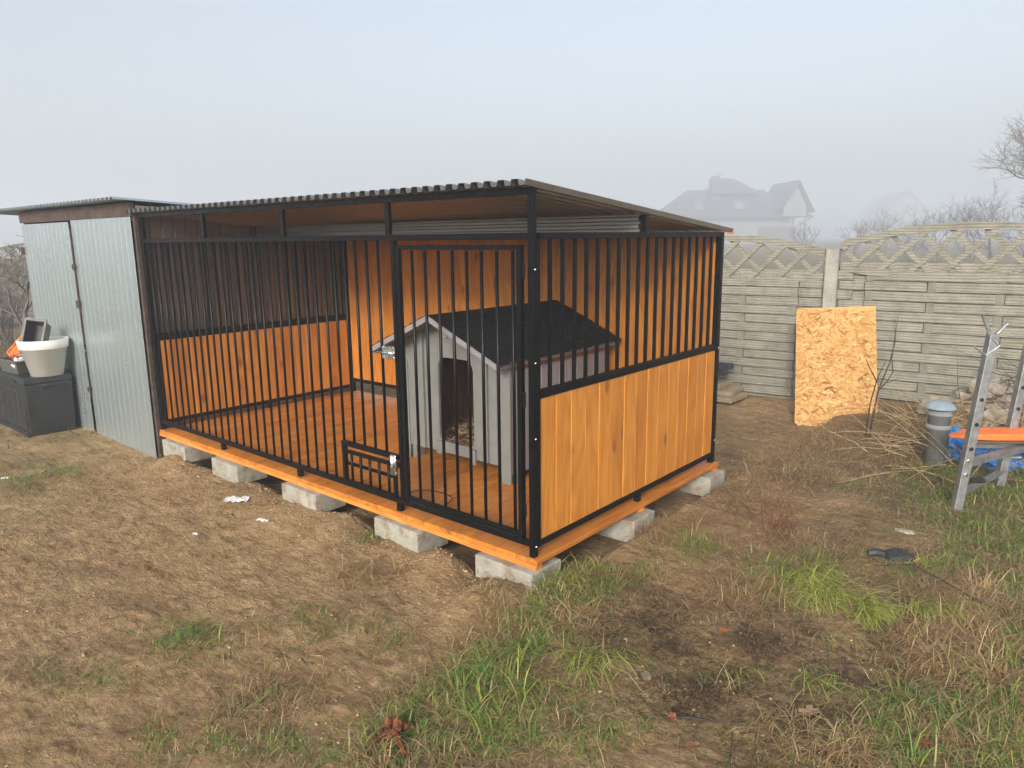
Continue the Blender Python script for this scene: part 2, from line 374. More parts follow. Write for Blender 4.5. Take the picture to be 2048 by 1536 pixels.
# ------------------------------------------------------------------ ground zones
def blob(x, y, lst):
    o = np.zeros(np.shape(x))
    for (px, py, rpx, rpy, a) in lst:
        c = gp(px, py); ex = gp(px+rpx, py); ey = gp(px, py-rpy)
        e1 = (ex-c)[:2]; e2 = (ey-c)[:2]
        det = e1[0]*e2[1]-e1[1]*e2[0]; dx = x-c[0]; dy = y-c[1]
        s = (dx*e2[1]-dy*e2[0])/det; t = (-dx*e1[1]+dy*e1[0])/det
        o = np.maximum(o, a*np.exp(-(s*s+t*t)))
    return o
GREEN = [(1180, 1195, 70, 34, 1.2), (1240, 1180, 40, 20, .8), (1100, 1225, 80, 34, 1.1), (1040, 1290, 70, 50, 1.2), (960, 1345, 90, 45, .9), (880, 1390, 80, 45, .95), (800, 1440, 60, 40, .9), (770, 1510, 90, 40, .9), (950, 1440, 110, 60, .75),
         (1010, 1390, 120, 50, .8), (880, 1500, 130, 60, .6), (1100, 1460, 130, 60, .40), (1150, 1330, 90, 50, .45), (1380, 1112, 55, 22, .8), (1280, 1165, 40, 15, .5),
         (1930, 985, 90, 45, 1.1), (1860, 960, 60, 35, .8), (2030, 1000, 70, 60, 1.2), (1880, 1040, 90, 30, .7), (1980, 1080, 90, 50, .9), (2060, 1130, 100, 70, 1.0), (1750, 990, 60, 20, .4), (1850, 1160, 70, 25, .7), (1930, 1175, 60, 30, .8), (1640, 1140, 90, 30, .5),
         (1560, 1165, 60, 40, .8), (1830, 1480, 110, 80, .9), (1960, 1430, 90, 90, .9), (2040, 1350, 60, 120, 1.1), (1800, 1400, 60, 60, .6), (2020, 1500, 90, 70, 1.2), (1700, 1530, 90, 40, .6), (1480, 1380, 50, 25, .3), (1620, 1390, 50, 30, .35),
         (60, 910, 90, 30, .9), (190, 885, 60, 12, .6), (120, 860, 90, 18, .9), (30, 940, 60, 20, .8), (380, 1265, 90, 35, .55), (300, 1270, 40, 20, .5), (90, 1330, 60, 25, .55), (170, 1330, 70, 25, .45), (620, 1230, 90, 30, .3), (500, 1400, 60, 30, .5), (560, 1480, 60, 40, .5), (450, 1470, 50, 40, .4),
         (330, 1470, 70, 40, .3), (760, 1250, 60, 30, .4), (-200, 760, 260, 60, 1.0), (740, 1080, 40, 14, .4), (1420, 980, 40, 16, .3), (1090, 1070, 10, 10, .2)]
YELLOW = [(1605, 1165, 40, 18, 1.0), (1650, 1200, 40, 18, 1.3), (1700, 1232, 45, 15, 1.3), (1745, 1248, 40, 14, 1.2), (1850, 1240, 50, 16, .9), (1560, 1185, 25, 18, .6), (1660, 1285, 50, 14, .25), (1620, 1380, 22, 14, .35), (1480, 1365, 22, 12, .4), (1470, 1180, 40, 14, .25), (1190, 1335, 45, 20, .45), (1140, 1195, 26, 14, .5)]
STRAW = [(1950, 1225, 38, 26, 1.2), (1925, 1270, 45, 24, 1.0), (1960, 1320, 50, 34, 1.0), (1900, 1340, 50, 30, .8), (1840, 1300, 40, 20, .6), (1985, 1380, 45, 35, .8), (1000, 1245, 36, 22, .7), (1130, 1250, 46, 18, .5), (1690, 1530, 60, 14, .4), (60, 880, 30, 12, .6)]
DRY = [(1950, 1230, 45, 35, 1.4), (1920, 1290, 60, 40, 1.2), (1860, 1310, 60, 35, 1.0), (1960, 1350, 60, 50, 1.2), (1900, 1370, 70, 45, 1.0), (1990, 1290, 40, 40, 1.0), (1850, 1210, 60, 22, .8), (1620, 1110, 60, 30, .8), (1560, 1100, 40, 25, .6), (1700, 900, 130, 28, 1.1), (1800, 870, 70, 30, 1.1), (1640, 870, 60, 14, .8), (1830, 920, 60, 25, .9),
       (1900, 880, 60, 40, .8), (1000, 1270, 50, 30, .9), (1010, 1225, 40, 20, .6), (1130, 1260, 60, 30, .8), (1180, 1170, 40, 15, .5), (1500, 1120, 60, 20, .35), (1480, 1210, 120, 40, .3), (1680, 1525, 90, 25, .5), (1560, 1500, 80, 40, .25), (1800, 1530, 90, 40, .5), (2000, 1170, 60, 20, .5), (40, 880, 40, 20, .9), (740, 1140, 50, 18, .7), (560, 1370, 90, 40, .3), (840, 1530, 70, 30, .7), (1300, 1080, 40, 16, .6), (1600, 960, 110, 25, .45), (1500, 1000, 60, 30, .3)]
MOSS = [(1330, 1410, 60, 35, 1.0), (1270, 1460, 70, 35, .9), (1090, 1440, 70, 30, .7), (1160, 1500, 90, 30, .8), (1420, 1330, 50, 25, .5), (1330, 1280, 60, 25, .4), (2040, 1440, 40, 60, .8), (1870, 1100, 60, 25, .3), (1500, 1480, 90, 30, .6), (1020, 1500, 60, 30, .5)]
DARK = [(1330, 1270, 130, 60, .9), (1420, 1400, 130, 55, .9), (1250, 1330, 80, 45, .7), (1520, 1300, 120, 60, .8), (1680, 1370, 100, 60, .9), (1760, 1310, 70, 40, .8), (1590, 1450, 130, 60, .8), (1480, 900, 60, 60, .6), (1540, 850, 70, 25, .7), (700, 1060, 80, 30, .5), (960, 1160, 60, 25, .5), (500, 980, 90, 25, .4), (780, 1180, 120, 40, .35), (860, 1240, 90, 40, .3), (250, 1180, 140, 22, .5), (150, 1130, 80, 20, .5), (640, 1460, 70, 40, .3)]

# ------------------------------------------------------------------ ground
def axis_coords(lo, hi, step, far):
    core = np.arange(lo, hi+1e-6, step); out = []; p = hi; d = step
    while p < far: d *= 1.09; p += d; out.append(p)
    neg = []; p = lo; d = step
    while p > -far: d *= 1.09; p -= d; neg.append(p)
    return np.concatenate([neg[::-1], core, out])
gx = axis_coords(-4.6, 2.6, .0145, 590); gy = axis_coords(-2.5, 4.9, .0145, 590)
GX, GY = np.meshgrid(gx, gy); nx, ny = len(gx), len(gy)
fx, fy = GX.ravel(), GY.ravel()
gz = height(fx, fy)
idx = np.arange(nx*ny).reshape(ny, nx)
gq = np.stack([idx[:-1, :-1], idx[:-1, 1:], idx[1:, 1:], idx[1:, :-1]], -1).reshape(-1, 4)
nz1 = fbm(fx, fy, 2.1, 4, .6, 51)
far = sstep(5, 9, np.hypot(fx, fy-1)); lawn = np.maximum(far, sstep(-5.5, -7.5, fx))
zone = np.stack([np.clip(np.maximum(blob(fx, fy, GREEN)*.8*(1+.8*nz1), lawn), 0, 1), np.clip(blob(fx, fy, MOSS)*(1+1.2*nz1), 0, 1), np.clip(np.maximum(blob(fx, fy, DARK), .55*sstep(-.02, .25, turf_side(fx, fy))*sstep(.0, .15, fx)*(1-far))*(1+1.2*nz1), 0, 1)], 1)

t = NT('sandy_soil'); v = t.coord('Object')
a = t.n('Attribute', attribute_name='col'); sp = t.n('SeparateColor'); t.l(a.outputs['Color'], sp.inputs[0])
big = t.noise(v, 1.3, 5, .6); mid = t.noise(v, 7, 6, .68); fine = t.noise(v, 46, 6, .72); grit = t.noise(v, 230, 4, .7)
va = t.coord('Object', (1.9, 11, 4), (0, 0, R(-84))); streak = t.noise(va, 2.1, 6, .66, .3)
c = t.ramp(mid, [(.28, (.285, .180, .090)), (.42, (.355, .236, .124)), (.58, (.42, .295, .164)), (.75, (.50, .37, .22))])
c = t.mix(1, c, t.ramp(fine, [(.26, (.50, .46, .42)), (.44, (.95, .95, .95)), (.7, (1.10, 1.09, 1.07))]), 'MULTIPLY')
c = t.mix(1, c, t.ramp(grit, [(.3, (.82, .81, .80)), (.6, (1.05, 1.05, 1.05))]), 'MULTIPLY')
c = t.mix(1, c, t.ramp(streak, [(.32, (.60, .55, .50)), (.47, (.97, .97, .96)), (.7, (1.10, 1.09, 1.06))]), 'MULTIPLY')
c = t.mix(1, c, t.ramp(big, [(.3, (.86, .82, .80)), (.65, (1.06, 1.05, 1.02))]), 'MULTIPLY')
dk = t.math('MULTIPLY', sp.outputs[2], t.ramp(fine, [(.25, 1.0), (.7, .55)]))
c = t.mix(dk, c, t.ramp(fine, [(.3, (.030, .019, .012)), (.5, (.070, .047, .029)), (.72, (.17, .125, .08))]))
gm = t.math('MULTIPLY', sp.outputs[0], t.ramp(fine, [(.3, .9), (.65, .45)]))
c = t.mix(gm, c, t.ramp(mid, [(.3, (.040, .045, .016)), (.5, (.085, .095, .032)), (.7, (.14, .13, .055))]))
mm = t.math('MULTIPLY', sp.outputs[1], t.ramp(fine, [(.40, 0.0), (.56, .9)]))
c = t.mix(mm, c, t.ramp(grit, [(.3, (.28, .22, .08)), (.7, (.58, .47, .21))]))
t.set(Base_Color=c, Roughness=.95); t.b.inputs['Specular IOR Level'].default_value = .15
vo = t.vor(t.coord('Object'), 38)
hh = t.math('ADD', t.math('MULTIPLY', fine, .9), t.math('ADD', t.math('MULTIPLY', mid, .8), t.math('ADD', t.math('MULTIPLY', grit, .22), t.math('MULTIPLY', vo, .25))))
hh = t.math('ADD', hh, t.math('MULTIPLY', streak, .7))
t.bump(hh, 1.0, .022)
M['soil'] = t.m
ground = put('ground', np_mesh('ground', np.stack([fx, fy, gz], 1), gq, None, 'soil', zone)); tag(ground, kind='structure')

# ------------------------------------------------------------------ concrete blocks under the deck
def concrete_block(name, x, y, label, ztop=.1455, rz=0):
    mb = MB().box(0, .38, 0, .24, 0, .14); o = mb.build(name, 'block'); bevel(o, .008, 2); o.location = (x, y, ztop-.14); o.rotation_euler = (0, 0, rz)
    return tag(o, label, 'concrete block', 'concrete blocks carrying the kennel floor')
for (x, lab) in zip((-.345, -1.155, -2.12, -3.06, -3.87), ('pale concrete block under the near corner of the kennel', 'pale concrete block under the kennel front below the gate hinge hatch', 'pale concrete block under the middle of the kennel front', 'pale concrete block under the kennel front, second from the metal shed', 'pale concrete block at the kennel end beside the metal shed')):
    concrete_block('concrete_block', x, -.06, lab, .1455, R(random.uniform(-1.5, 1.5)))
concrete_block('concrete_block', -.31, .82, 'grey concrete block under the middle of the kennel right side', .1455)
concrete_block('concrete_block', -.31, 1.80, 'grey concrete block under the back right corner of the kennel', .1455)

# ------------------------------------------------------------------ dog kennel
K = empty('dog_kennel', (0, 0, DK)); tag(K, 'black barred dog kennel with orange stained boards and sloping metal roof', 'dog kennel')
KZ = K
def kb(name, x0, x1, y0, y1, z0, z1, mat='black', parent=None, bev=.002):
    cx, cy, cz = (x0+x1)/2, (y0+y1)/2, z0
    dims = (x1-x0, y1-y0, z1-z0); ax = dims.index(max(dims))
    o = MB().cbox(x0-cx, x1-cx, y0-cy, y1-cy, 0, z1-z0, bev, ax).build(name, mat, parent or K); o.location = (cx, cy, cz); return o
HF, HB = 1.757, 1.56
# floor planks along y
pw = 4.03/30
fm = MB().cbox(-pw/2+.0012, pw/2-.0012, 0, 2.02, -.027, 0, .003, 1).mesh('floor_plank', 'wood_floor')
for i in range(30):
    o = put('floor_plank', fm, K, (-4.0+pw*(i+.5), -.012+random.uniform(-.0025, .0025), random.uniform(-.0012, .0012)))
kb('floor_beam', -4.0, -2.003, -.016, .03, -.054, -.028, 'wood_x'); kb('floor_beam', -1.997, .028, -.016, .03, -.054, -.028, 'wood_x')
kb('floor_beam', -4.0, .02, .96, 1.02, -.054, -.028, 'wood_x'); kb('floor_beam', -4.0, .02, 1.95, 2.0, -.054, -.028, 'wood_x')
for x in (-3, -2, -1): kb('floor_beam', x-.02, x+.02, .032, .958, -.053, -.029, 'wood_x')
# posts
kb('post', -.031, 0, 0, .031, 0, HF-.031); kb('post', -4.0, -3.966, 0, .034, 0, HF-.031)
kb('post', -.028, 0, .034, .056, .045, HB-.031)
kb('post', -.040, 0, 1.960, 2.0, 0, HB); kb('post', -4.0, -3.96, 1.96, 2.0, 0, HB); 
# front rails
kb('rail', -4.0, 0, .001, .032, HF-.030, HF); kb('rail', -3.964, -.033, .002, .028, HB-.03, HB)
kb('rail', -3.964, -.033, .002, .028, .050, .080)
for x in (-3, -2, -1):
    kb('stub_post', x-.015, x+.015, .004, .030, HB+.001, HF-.031); kb('foot', x-.018, x+.018, .003, .033, 0, .049)
barm = {}
def bar(x, y, z0, z1, parent=K, square=False, r=.0085):
    key = (round(z1-z0, 3), square)
    if key not in barm:
        barm[key] = (MB().cbox(-.0085, .0085, -.0085, .0085, 0, z1-z0, .0015) if square else MB().poly([(0, 0, 0), (0, 0, z1-z0)], r, 10)).mesh('bar', 'black', not square)
    return put('bar', barm[key], parent, (x, y, z0))
for i in range(29):
    x = -3.9+.1*i
    if x > -.99: continue
    bar(x, .018, .336 if x > -1.5 else .080, HB-.03)
kb('jamb', -.980, -.956, .004, .034, .0801, HB-.0302)
# small hatch frame (fixed) and sliding hatch
kb('rail', -1.512, -.987, .003, .031, .306, .334); kb('jamb', -1.512, -1.487, .003, .031, .0802, .3055)
hat = MB(); hx0, hx1, hz0, hz1 = -1.478, -.992, .083, .292
for q in ((hx0, hx1, hz0, hz0+.02), (hx0, hx1, hz1-.02, hz1), (hx0, hx0+.02, hz0+.0205, hz1-.0205), (hx1-.02, hx1, hz0+.0205, hz1-.0205)): hat.box(q[0], q[1], -.018, .000, q[2], q[3])
hat = hat.build('feeding_hatch', 'black', K)
for i in range(5): bar(-1.40+.085*i, -.008, hz0+.02, hz1-.02, hat)
kb('crossbar', hx0+.02, hx1-.02, .003, .009, .19, .212, 'black', hat)
# gate
gx0, gx1, gz0, gz1 = -.935, -.068, .092, 1.505
gt = MB().box(gx0, gx0+.027, -.006, .022, gz0, gz1).box(gx1-.027, gx1, -.006, .024, gz0-.012, gz1).box(gx0+.0275, gx1-.0275, -.004, .022, gz0, gz0+.022).box(gx0+.0275, gx1-.0275, -.004, .022, gz1-.022, gz1).build('gate', 'black', K); bevel(gt, .002, 1)
for i in range(8): bar(-.815+.0985*i, .009, gz0+.026, gz1-.026, gt)
for z in (.2, .75, 1.35): MB().poly([(gx1+.008, .006, z), (gx1+.008, .006, z+.07)], .008, 8).build('hinge', 'black', gt)
# latches: plate, bolt, keeper screws
def latch(cx, cz, horiz, parent):
    wv, hv = (.105, .072) if horiz else (.05, .12)
    pts = []
    n = 40
    for k in range(n):
        a_ = 2*math.pi*k/n; ca, sa = math.cos(a_), math.sin(a_)
        m_ = max(abs(ca), abs(sa)); sc = (1+.07*math.cos(12*a_))
        pts.append((cx+wv/2*ca/m_*sc, -.036, cz+hv/2*sa/m_*sc))
    o = MB().prism(pts[::-1], (0, .003, 0)).build('latch', 'zinc', parent)
    if horiz: MB().poly([(cx-wv*.75, -.046, cz), (cx+wv*.5, -.046, cz)], .008, 10).build('bolt', 'zinc', o, True)
    else: MB().poly([(cx, -.046, cz-hv*.45), (cx, -.046, cz+hv*.5)], .008, 10).build('bolt', 'zinc', o, True)
    k = MB()
    for sx in (-.38, .38):
        for sz in (-.38, .38): k.poly([(cx+sx*wv, -.042, cz+sz*hv), (cx+sx*wv, -.036, cz+sz*hv)], .006, 8)
    k.poly([(cx+.02, -.05, cz+.0), (cx+.02, -.066, cz+.0)], .006, 8)
    k.build('screws', 'zinc', o); MB().box(cx-.02, cx+.02, -.033, -.006, cz-.02, cz+.02).build('bracket', 'zinc', o)
latch(-.985, .93, True, K); latch(-.985, .29, False, hat)
# right side, left side
def side(x0, x1, xb0, xb1, zr0, zr1, pre):
    for nm, z0, z1 in (('rail', .045, .078), ('rail', zr0, zr1), ('rail', HB-.03, HB)):
        kb(nm, x0, x1, .058 if pre == 'r' else .042, 1.958, z0, z1)
    bwid = 1.896/15 if pre == 'r' else 1.912/15
    y0 = .059 if pre == 'r' else .044
    bm = MB().cbox(-(xb1-xb0)/2, (xb1-xb0)/2, -bwid/2+.0012, bwid/2-.0012, 0, zr0-.0795, .0035).mesh('board', 'wood_v')
    for i in range(15): put('board', bm, K, ((xb0+xb1)/2+random.uniform(-.0012, .0012), y0+bwid*(i+.5), .0788))
    for i in range(19):
        y = .15+.1*i if pre == 'r' else .1+.1*i
        if y < 1.95: bar((x0+x1)/2, y, zr1, HB-.03, K, True)
side(-.034, -.002, -.030, -.008, .788, .828, 'r'); side(-3.998, -3.964, -3.99, -3.968, .742, .80, 'l')
kb('foot', -.034, -.004, .985, 1.018, 0, .044); kb('foot', -3.996, -3.966, .985, 1.018, 0, .044)
# back wall
kb('rail', -3.958, -.042, 1.962, 1.996, .105, .140); kb('rail', -3.958, -.042, 1.962, 1.996, HB-.03, HB)
bw = 3.914/30; bm = MB().cbox(-bw/2+.001, bw/2-.001, -.011, .011, 0, HB-.03-.142, .0035).mesh('board', 'wood_v')
for i in range(30): put('board', bm, K, (-3.957+bw*(i+.5), 1.978+random.uniform(-.0015, .0015), .141))
for x in (-3, -2, -1): kb('foot', x-.016, x+.016, 1.965, 1.993, 0, .104)
# middle purlin with ribbed strip
kb('stub_post', -.036, -.003, 1.0, 1.034, HB+.001, 1.655); kb('stub_post', -3.997, -3.964, 1.0, 1.034, HB+.001, 1.655)
kb('purlin', -3.962, -.038, 1.004, 1.034, 1.625, 1.655)
prof = [(0, 0), (.014, 0), (.020, -.012), (.036, -.012), (.042, 0), (.056, 0), (.062, -.012), (.078, -.012), (.084, 0), (.092, 0)]
vs = []; 
for x in (-3.955, -.045):
    vs += [(x, .998+d, 1.562+z) for z, d in prof]
    vs += [(x, .9992+d, 1.562+z) for z, d in prof]
n_ = len(prof); fs = []
for k in range(n_-1): fs += [(k, 2*n_+k, 2*n_+k+1, k+1), (n_+k, n_+k+1, 3*n_+k+1, 3*n_+k)]
MB().add(vs, fs).build('ribbed_strip', 'galv_roof', K)
# roof sheet
def ribbed(x0, x1, pitch, hgt, crest, slope_w, p_of, name, mat, parent, phase=0, thick=.0012):
    """profile along u in x0..x1; p_of(u, h) -> (start, end) points"""
    us = []; u_ = x0-phase
    while u_ < x1+pitch:
        for du, hh_ in ((0, 0), (pitch-crest-2*slope_w, 0), (pitch-crest-slope_w, hgt), (pitch-slope_w, hgt)):
            us.append((u_+du, hh_))
        u_ += pitch
    us = [(a_, h_) for a_, h_ in us if x0 <= a_ <= x1]
    vs = []; fs = []
    for k, (a_, h_) in enumerate(us): vs += list(p_of(a_, h_))
    for k in range(len(us)-1): fs.append((2*k, 2*k+1, 2*k+3, 2*k+2))
    o = MB().add(vs, fs).build(name, mat, parent); s_ = o.modifiers.new('solid', 'SOLIDIFY'); s_.thickness = thick; s_.offset = 1
    return o
rz = lambda y: HF+.002-(y)*(HF-HB-.004)/2.0
ribbed(-4.10, .022, .0815, .026, .038, .008, lambda u_, h_: ((u_, -.06, rz(-.06)+h_), (u_, 2.11, rz(2.11)+h_)), 'roof_sheet', 'galv_roof', K)
kb('trim_strip', .012, .024, 1.98, 2.10, HB-.012, HB-.001, 'wood_x')
# corner bolts
bt = MB()
for (x, y, z) in ((.004, .016, 1.395), (.004, .016, .965), (.004, .016, .60), (.004, .016, .055), (.004, 1.985, .80), (.004, 1.985, .16)):
    MB().lathe([(.003, 0), (.006, .001), (.006, .003), (.003, .006), (.0005, .0065)], n=10).build('bolt_head', 'zinc', K, True).matrix_local = Matrix.Translation((x-.004, y, z)) @ Matrix.Rotation(R(90), 4, 'Y')
# cable loop on the floor
pts = [(-.86+.16*math.cos(a_)*1.0-.14, .22+.14*math.sin(a_), .012+.004*math.sin(3*a_)) for a_ in np.linspace(0, 5.6, 26)]
cab = MB().poly(pts, .0035, 6).build('cable', 'rubber', None, True); cab.location = (0, 0, DK); tag(cab, 'thin black cable loop lying on the kennel floor behind the gate', 'cable')

# ------------------------------------------------------------------ dog house
D = empty('dog_house', (-1.3, .77, DK)); tag(D, 'grey painted wooden dog house with black shingle roof inside the kennel', 'dog house')
def dz_(x): return 1.045-.44*abs(x+.02)      # underside of the roof
def strip(x0, x1, z0, y, name='front_board', mat='dogwood', th=.018, ztop=None):
    pts = [(x0, y, z0), (x1, y, z0), (x1, y, dz_(x1))]
    if x0 < -.02 < x1: pts.append((-.02, y, dz_(-.02)))
    pts.append((x0, y, dz_(x0))); return MB().prism(pts, (0, th, 0)).build(name, mat, D)
for a_, b_ in ((-.50, -.415), (-.415, -.29), (-.29, -.141), (.181, .30), (.30, .40), (.40, .51)): strip(a_+.0015, b_-.0015, .10, random.uniform(-.002, .002))
def arc(cx, cz, r, a0, a1, y, n=6): return [(cx+r*math.cos(a_), y, cz+r*math.sin(a_)) for a_ in np.linspace(a0, a1, n)]
ox0, ox1, oz0, oz1, rr = -.14, .18, .175, .76, .07
MB().prism([(ox0, .0, oz1-rr)]+arc(ox0+rr, oz1-rr, rr, math.pi, math.pi/2, 0)[1:]+arc(ox1-rr, oz1-rr, rr, math.pi/2, 0, 0)+[(ox1, 0, dz_(ox1)), (-.02, 0, dz_(-.02)), (ox0, 0, dz_(ox0))], (0, .018, 0)).build('front_board', 'dogwood', D)
MB().prism([(ox0, 0, .10), (ox1, 0, .10), (ox1, 0, oz0+.05)]+arc(ox1-.05, oz0+.05, .05, 0, -math.pi/2, 0)[1:]+arc(ox0+.05, oz0+.05, .05, -math.pi/2, -math.pi, 0), (0, .018, 0)).build('front_board', 'dogwood', D)
for x in (-.29, .30): strip(x-.018, x+.018, .105, -.0205, 'batten', 'dogwood', .017)
kbd = lambda *a_, **k_: None
def dbox(nm, x0, x1, y0, y1, z0, z1, mat):
    cx, cy = (x0+x1)/2, (y0+y1)/2; o = MB().cbox(x0-cx, x1-cx, y0-cy, y1-cy, 0, z1-z0, .003).build(nm, mat, D); o.location = (cx, cy, z0); return o
dbox('corner_post', -.512, -.44, -.012, -.0025, 0, .70, 'dogwood'); dbox('corner_post', .43, .512, -.022, -.0035, 0, .79, 'dogwood')
for x in (-.50, .42): dbox('leg', x, x+.09, .02, .10, 0, .10, 'dogwood')
for x in (-.50, .42): dbox('leg', x, x+.09, 1.0, 1.08, 0, .10, 'dogwood')
for i in range(11):
    y = .005+i*.0978; dbox('side_board', .495+random.uniform(-.001, .001), .511, y, y+.0962, .06, .80, 'dogside'); dbox('side_board', -.511, -.495, y, y+.0962, .06, .80, 'dogside')
strip(-.49, .49, .10, 1.06, 'back_wall'); dbox('floor_panel', -.49, .49, .025, 1.055, .10, .118, 'doginner')
dbox('inner_wall', -.490, -.482, .025, 1.05, .12, .78, 'doginner'); dbox('inner_wall', .482, .490, .025, 1.05, .12, .78, 'doginner'); dbox('inner_wall', -.48, .48, 1.045, 1.055, .12, .80, 'doginner')
MB().poly([(-.12, -.002, .10), (-.12, -.012, .175)], .012, 6).build('door_peg', 'dogwood', D)
dbox('threshold_block', -.16, -.115, -.022, -.002, .09, .18, 'dogwood'); dbox('threshold_block', .16, .205, -.022, -.002, .07, .17, 'dogwood')
# roof
RY0, RY1, RXc = -.19, 1.155, -.02
for sgn in (1, -1):
    ex = RXc+sgn*.585; ez = 1.047-.44*.585; nrm = Vector((sgn*.44, 0, 1)).normalized()
    p0 = Vector((RXc, 0, 1.047)); p1 = Vector((ex, 0, ez)); d_ = p1-p0
    b_ = [Vector((RXc, RY0, 1.047)), Vector((ex, RY0, ez)), Vector((ex, RY1, ez)), Vector((RXc, RY1, 1.047))]
    if sgn < 0: b_ = b_[::-1]
    rp = MB().hexa(b_, [q+nrm*.014 for q in b_]).build('roof_panel', 'dogwood', D)
    rows, cols = 7, 11
    base = d_.length/rows
    shm = None
    for r_ in range(rows):
        for c_ in range(cols+1):
            wd = (RY1-RY0+.02)/cols; ya = RY0-.01+(c_-(.5 if r_ % 2 else 0))*wd; yb = ya+wd-.004
            ya = max(ya, RY0-.01); yb = min(yb, RY1+.01)
            if yb-ya < .01: continue
            u0 = r_*base-.01; u1 = (r_+1)*base+.012
            dn = d_.normalized(); lo = .0155; hi = .021+.002*random.random()
            A = p0+dn*max(u0, 0); Bq = p0+dn*u1
            ch = .018
            pl = [(A, ya), (Bq-dn*ch, ya), (Bq, ya+ch), (Bq, yb-ch), (Bq-dn*ch, yb), (A, yb)] if yb-ya > .05 else [(A, ya), (Bq, ya), (Bq, yb), (A, yb)]
            top = []; bot = []
            for kk, (P, y) in enumerate(pl):
                isA = P is A
                top.append(Vector((P.x, y, P.z))+nrm*(lo+.002 if isA else hi)); bot.append(Vector((P.x, y, P.z))+nrm*(lo if isA else lo))
            if sgn < 0: top = top[::-1]; bot = bot[::-1]
            nn = len(top)
            MB().add(bot+top, [tuple(range(nn-1, -1, -1)), tuple(range(nn, 2*nn))]+[(i_, (i_+1) % nn, nn+(i_+1) % nn, nn+i_) for i_ in range(nn)]).build('shingle', 'shingle', rp)
    bp = [Vector((RXc, RY0-.012, 1.062)), Vector((ex, RY0-.012, ez+.015)), Vector((ex, RY0-.012, ez-.022)), Vector((RXc, RY0-.012, 1.025))]
    MB().prism(bp if sgn > 0 else bp[::-1], (0, .011, 0)).build('barge_board', 'dogside', D)
    MB().hexa([(ex-sgn*.02-.006, RY0, ez-.022), (ex-sgn*.02+.006, RY0, ez-.022), (ex-sgn*.02+.006, RY1, ez-.022), (ex-sgn*.02-.006, RY1, ez-.022)], [(ex-sgn*.02-.006, RY0, ez+.002), (ex-sgn*.02+.006, RY0, ez+.002), (ex-sgn*.02+.006, RY1, ez+.002), (ex-sgn*.02-.006, RY1, ez+.002)]).build('eave_board', 'dogside', rp)
MB().box(.5125, .522, .0, 1.08, .735, .785).build('side_strip', 'redstrip', D)  # reddish brown strip along the side wall below the eave
MB().box(-.05, -.025, -.03, -.006, .90, 1.00).box(-.015, .01, -.03, -.006, .90, 1.00).build('ridge_bracket', 'dogside', D)
# straw bed
sv = []; 
mb = MB()
for i in range(700):
    cx, cy = random.uniform(-.42, .42), random.uniform(.03, .9); cz = .125+.14*math.exp(-((cx)**2+(cy-.5)**2)/.12)*random.random()+.03*random.random()
    a_ = random.uniform(0, 6.28); l_ = random.uniform(.03, .1); e_ = random.uniform(-.3, .4)
    dv_ = Vector((math.cos(a_)*l_, math.sin(a_)*l_, e_*l_)); p = Vector((cx, cy, cz)); q = p+dv_
    q.x = max(-.47, min(.47, q.x)); q.y = max(.03, q.y); q.z = max(.12, q.z)
    mb.poly([p, (p+q)/2+Vector((0, 0, .008)), q], .0018, 3, False)
st = mb.build('straw_bed', 'straw'); st.location = D.location; tag(st, 'pile of dry straw inside the dog house doorway', 'straw', kind='stuff')

# ------------------------------------------------------------------ metal shed
SX0, SX1, SY, SZ0, SZ1 = -6.66, -4.012, -.03, -.09, 1.935
H = empty('metal_shed', (-5.3, 1.0, 0)); tag(H, 'galvanised corrugated metal shed with double door beside the kennel', 'shed')
Hoff = Vector((-5.3, 1.0, 0))
def hb(mb, name, mat, parent=H, smooth=False):
    mb.v = [(p[0]-Hoff.x*(parent is H), p[1]-Hoff.y*(parent is H), p[2]) for p in mb.v]; return mb.build(name, mat, parent, smooth)
def sheet(name, a0, a1, p_of, mat, pitch=.105, hgt=.0026, thick=.001):
    return ribbed(a0, a1, pitch, hgt, .012, .006, lambda u_, h_: tuple((q[0]-Hoff.x, q[1]-Hoff.y, q[2]) for q in p_of(u_, h_)), name, mat, H, thick=thick)
SM = -5.33
lw = sheet('door_leaf', SX0, SM-.006, lambda u_, h_: ((u_, SY-h_, SZ0), (u_, SY-h_, SZ1-.012)), 'galv')
rw = sheet('door_leaf', SM+.004, SX1, lambda u_, h_: ((u_, SY-.004-h_, SZ0-.01), (u_, SY-.004-h_, SZ1)), 'galv')
sheet('side_wall', SY+.02, 2.0, lambda u_, h_: ((SX1+.0-h_, u_, -.08), (SX1-h_, u_, 2.02-.04*u_)), 'galv_reflect', .1, .014)
sheet('side_wall', SY+.02, 2.0, lambda u_, h_: ((SX0-h_, u_, -.08), (SX0-h_, u_, 2.02-.04*u_)), 'galv')
sheet('back_wall', SX0, SX1, lambda u_, h_: ((u_, 2.0+h_, -.08), (u_, 2.0+h_, 1.94)), 'galv')
hb(MB().box(SX0-.01, SX1-.02, SY-.012, SY+.02, SZ1+.002, 2.045), 'header_beam', 'rust')
hb(MB().box(SX1-.03, SX1+.004, SY+.004, SY+.03, SZ0, SZ1), 'corner_post', 'rust'); hb(MB().box(SM-.012, SM+.010, SY+.004, SY+.03, SZ0, SZ1), 'centre_post', 'rust')
srz = lambda y: 2.065-(y+.16)*.055
ribbed(-7.6, -3.98, .0815, .018, .034, .009, lambda u_, h_: ((u_-Hoff.x, -.17-Hoff.y, srz(-.17)+h_), (u_-Hoff.x, 2.15-Hoff.y, srz(2.15)+h_)), 'roof_sheet', 'galv', H)
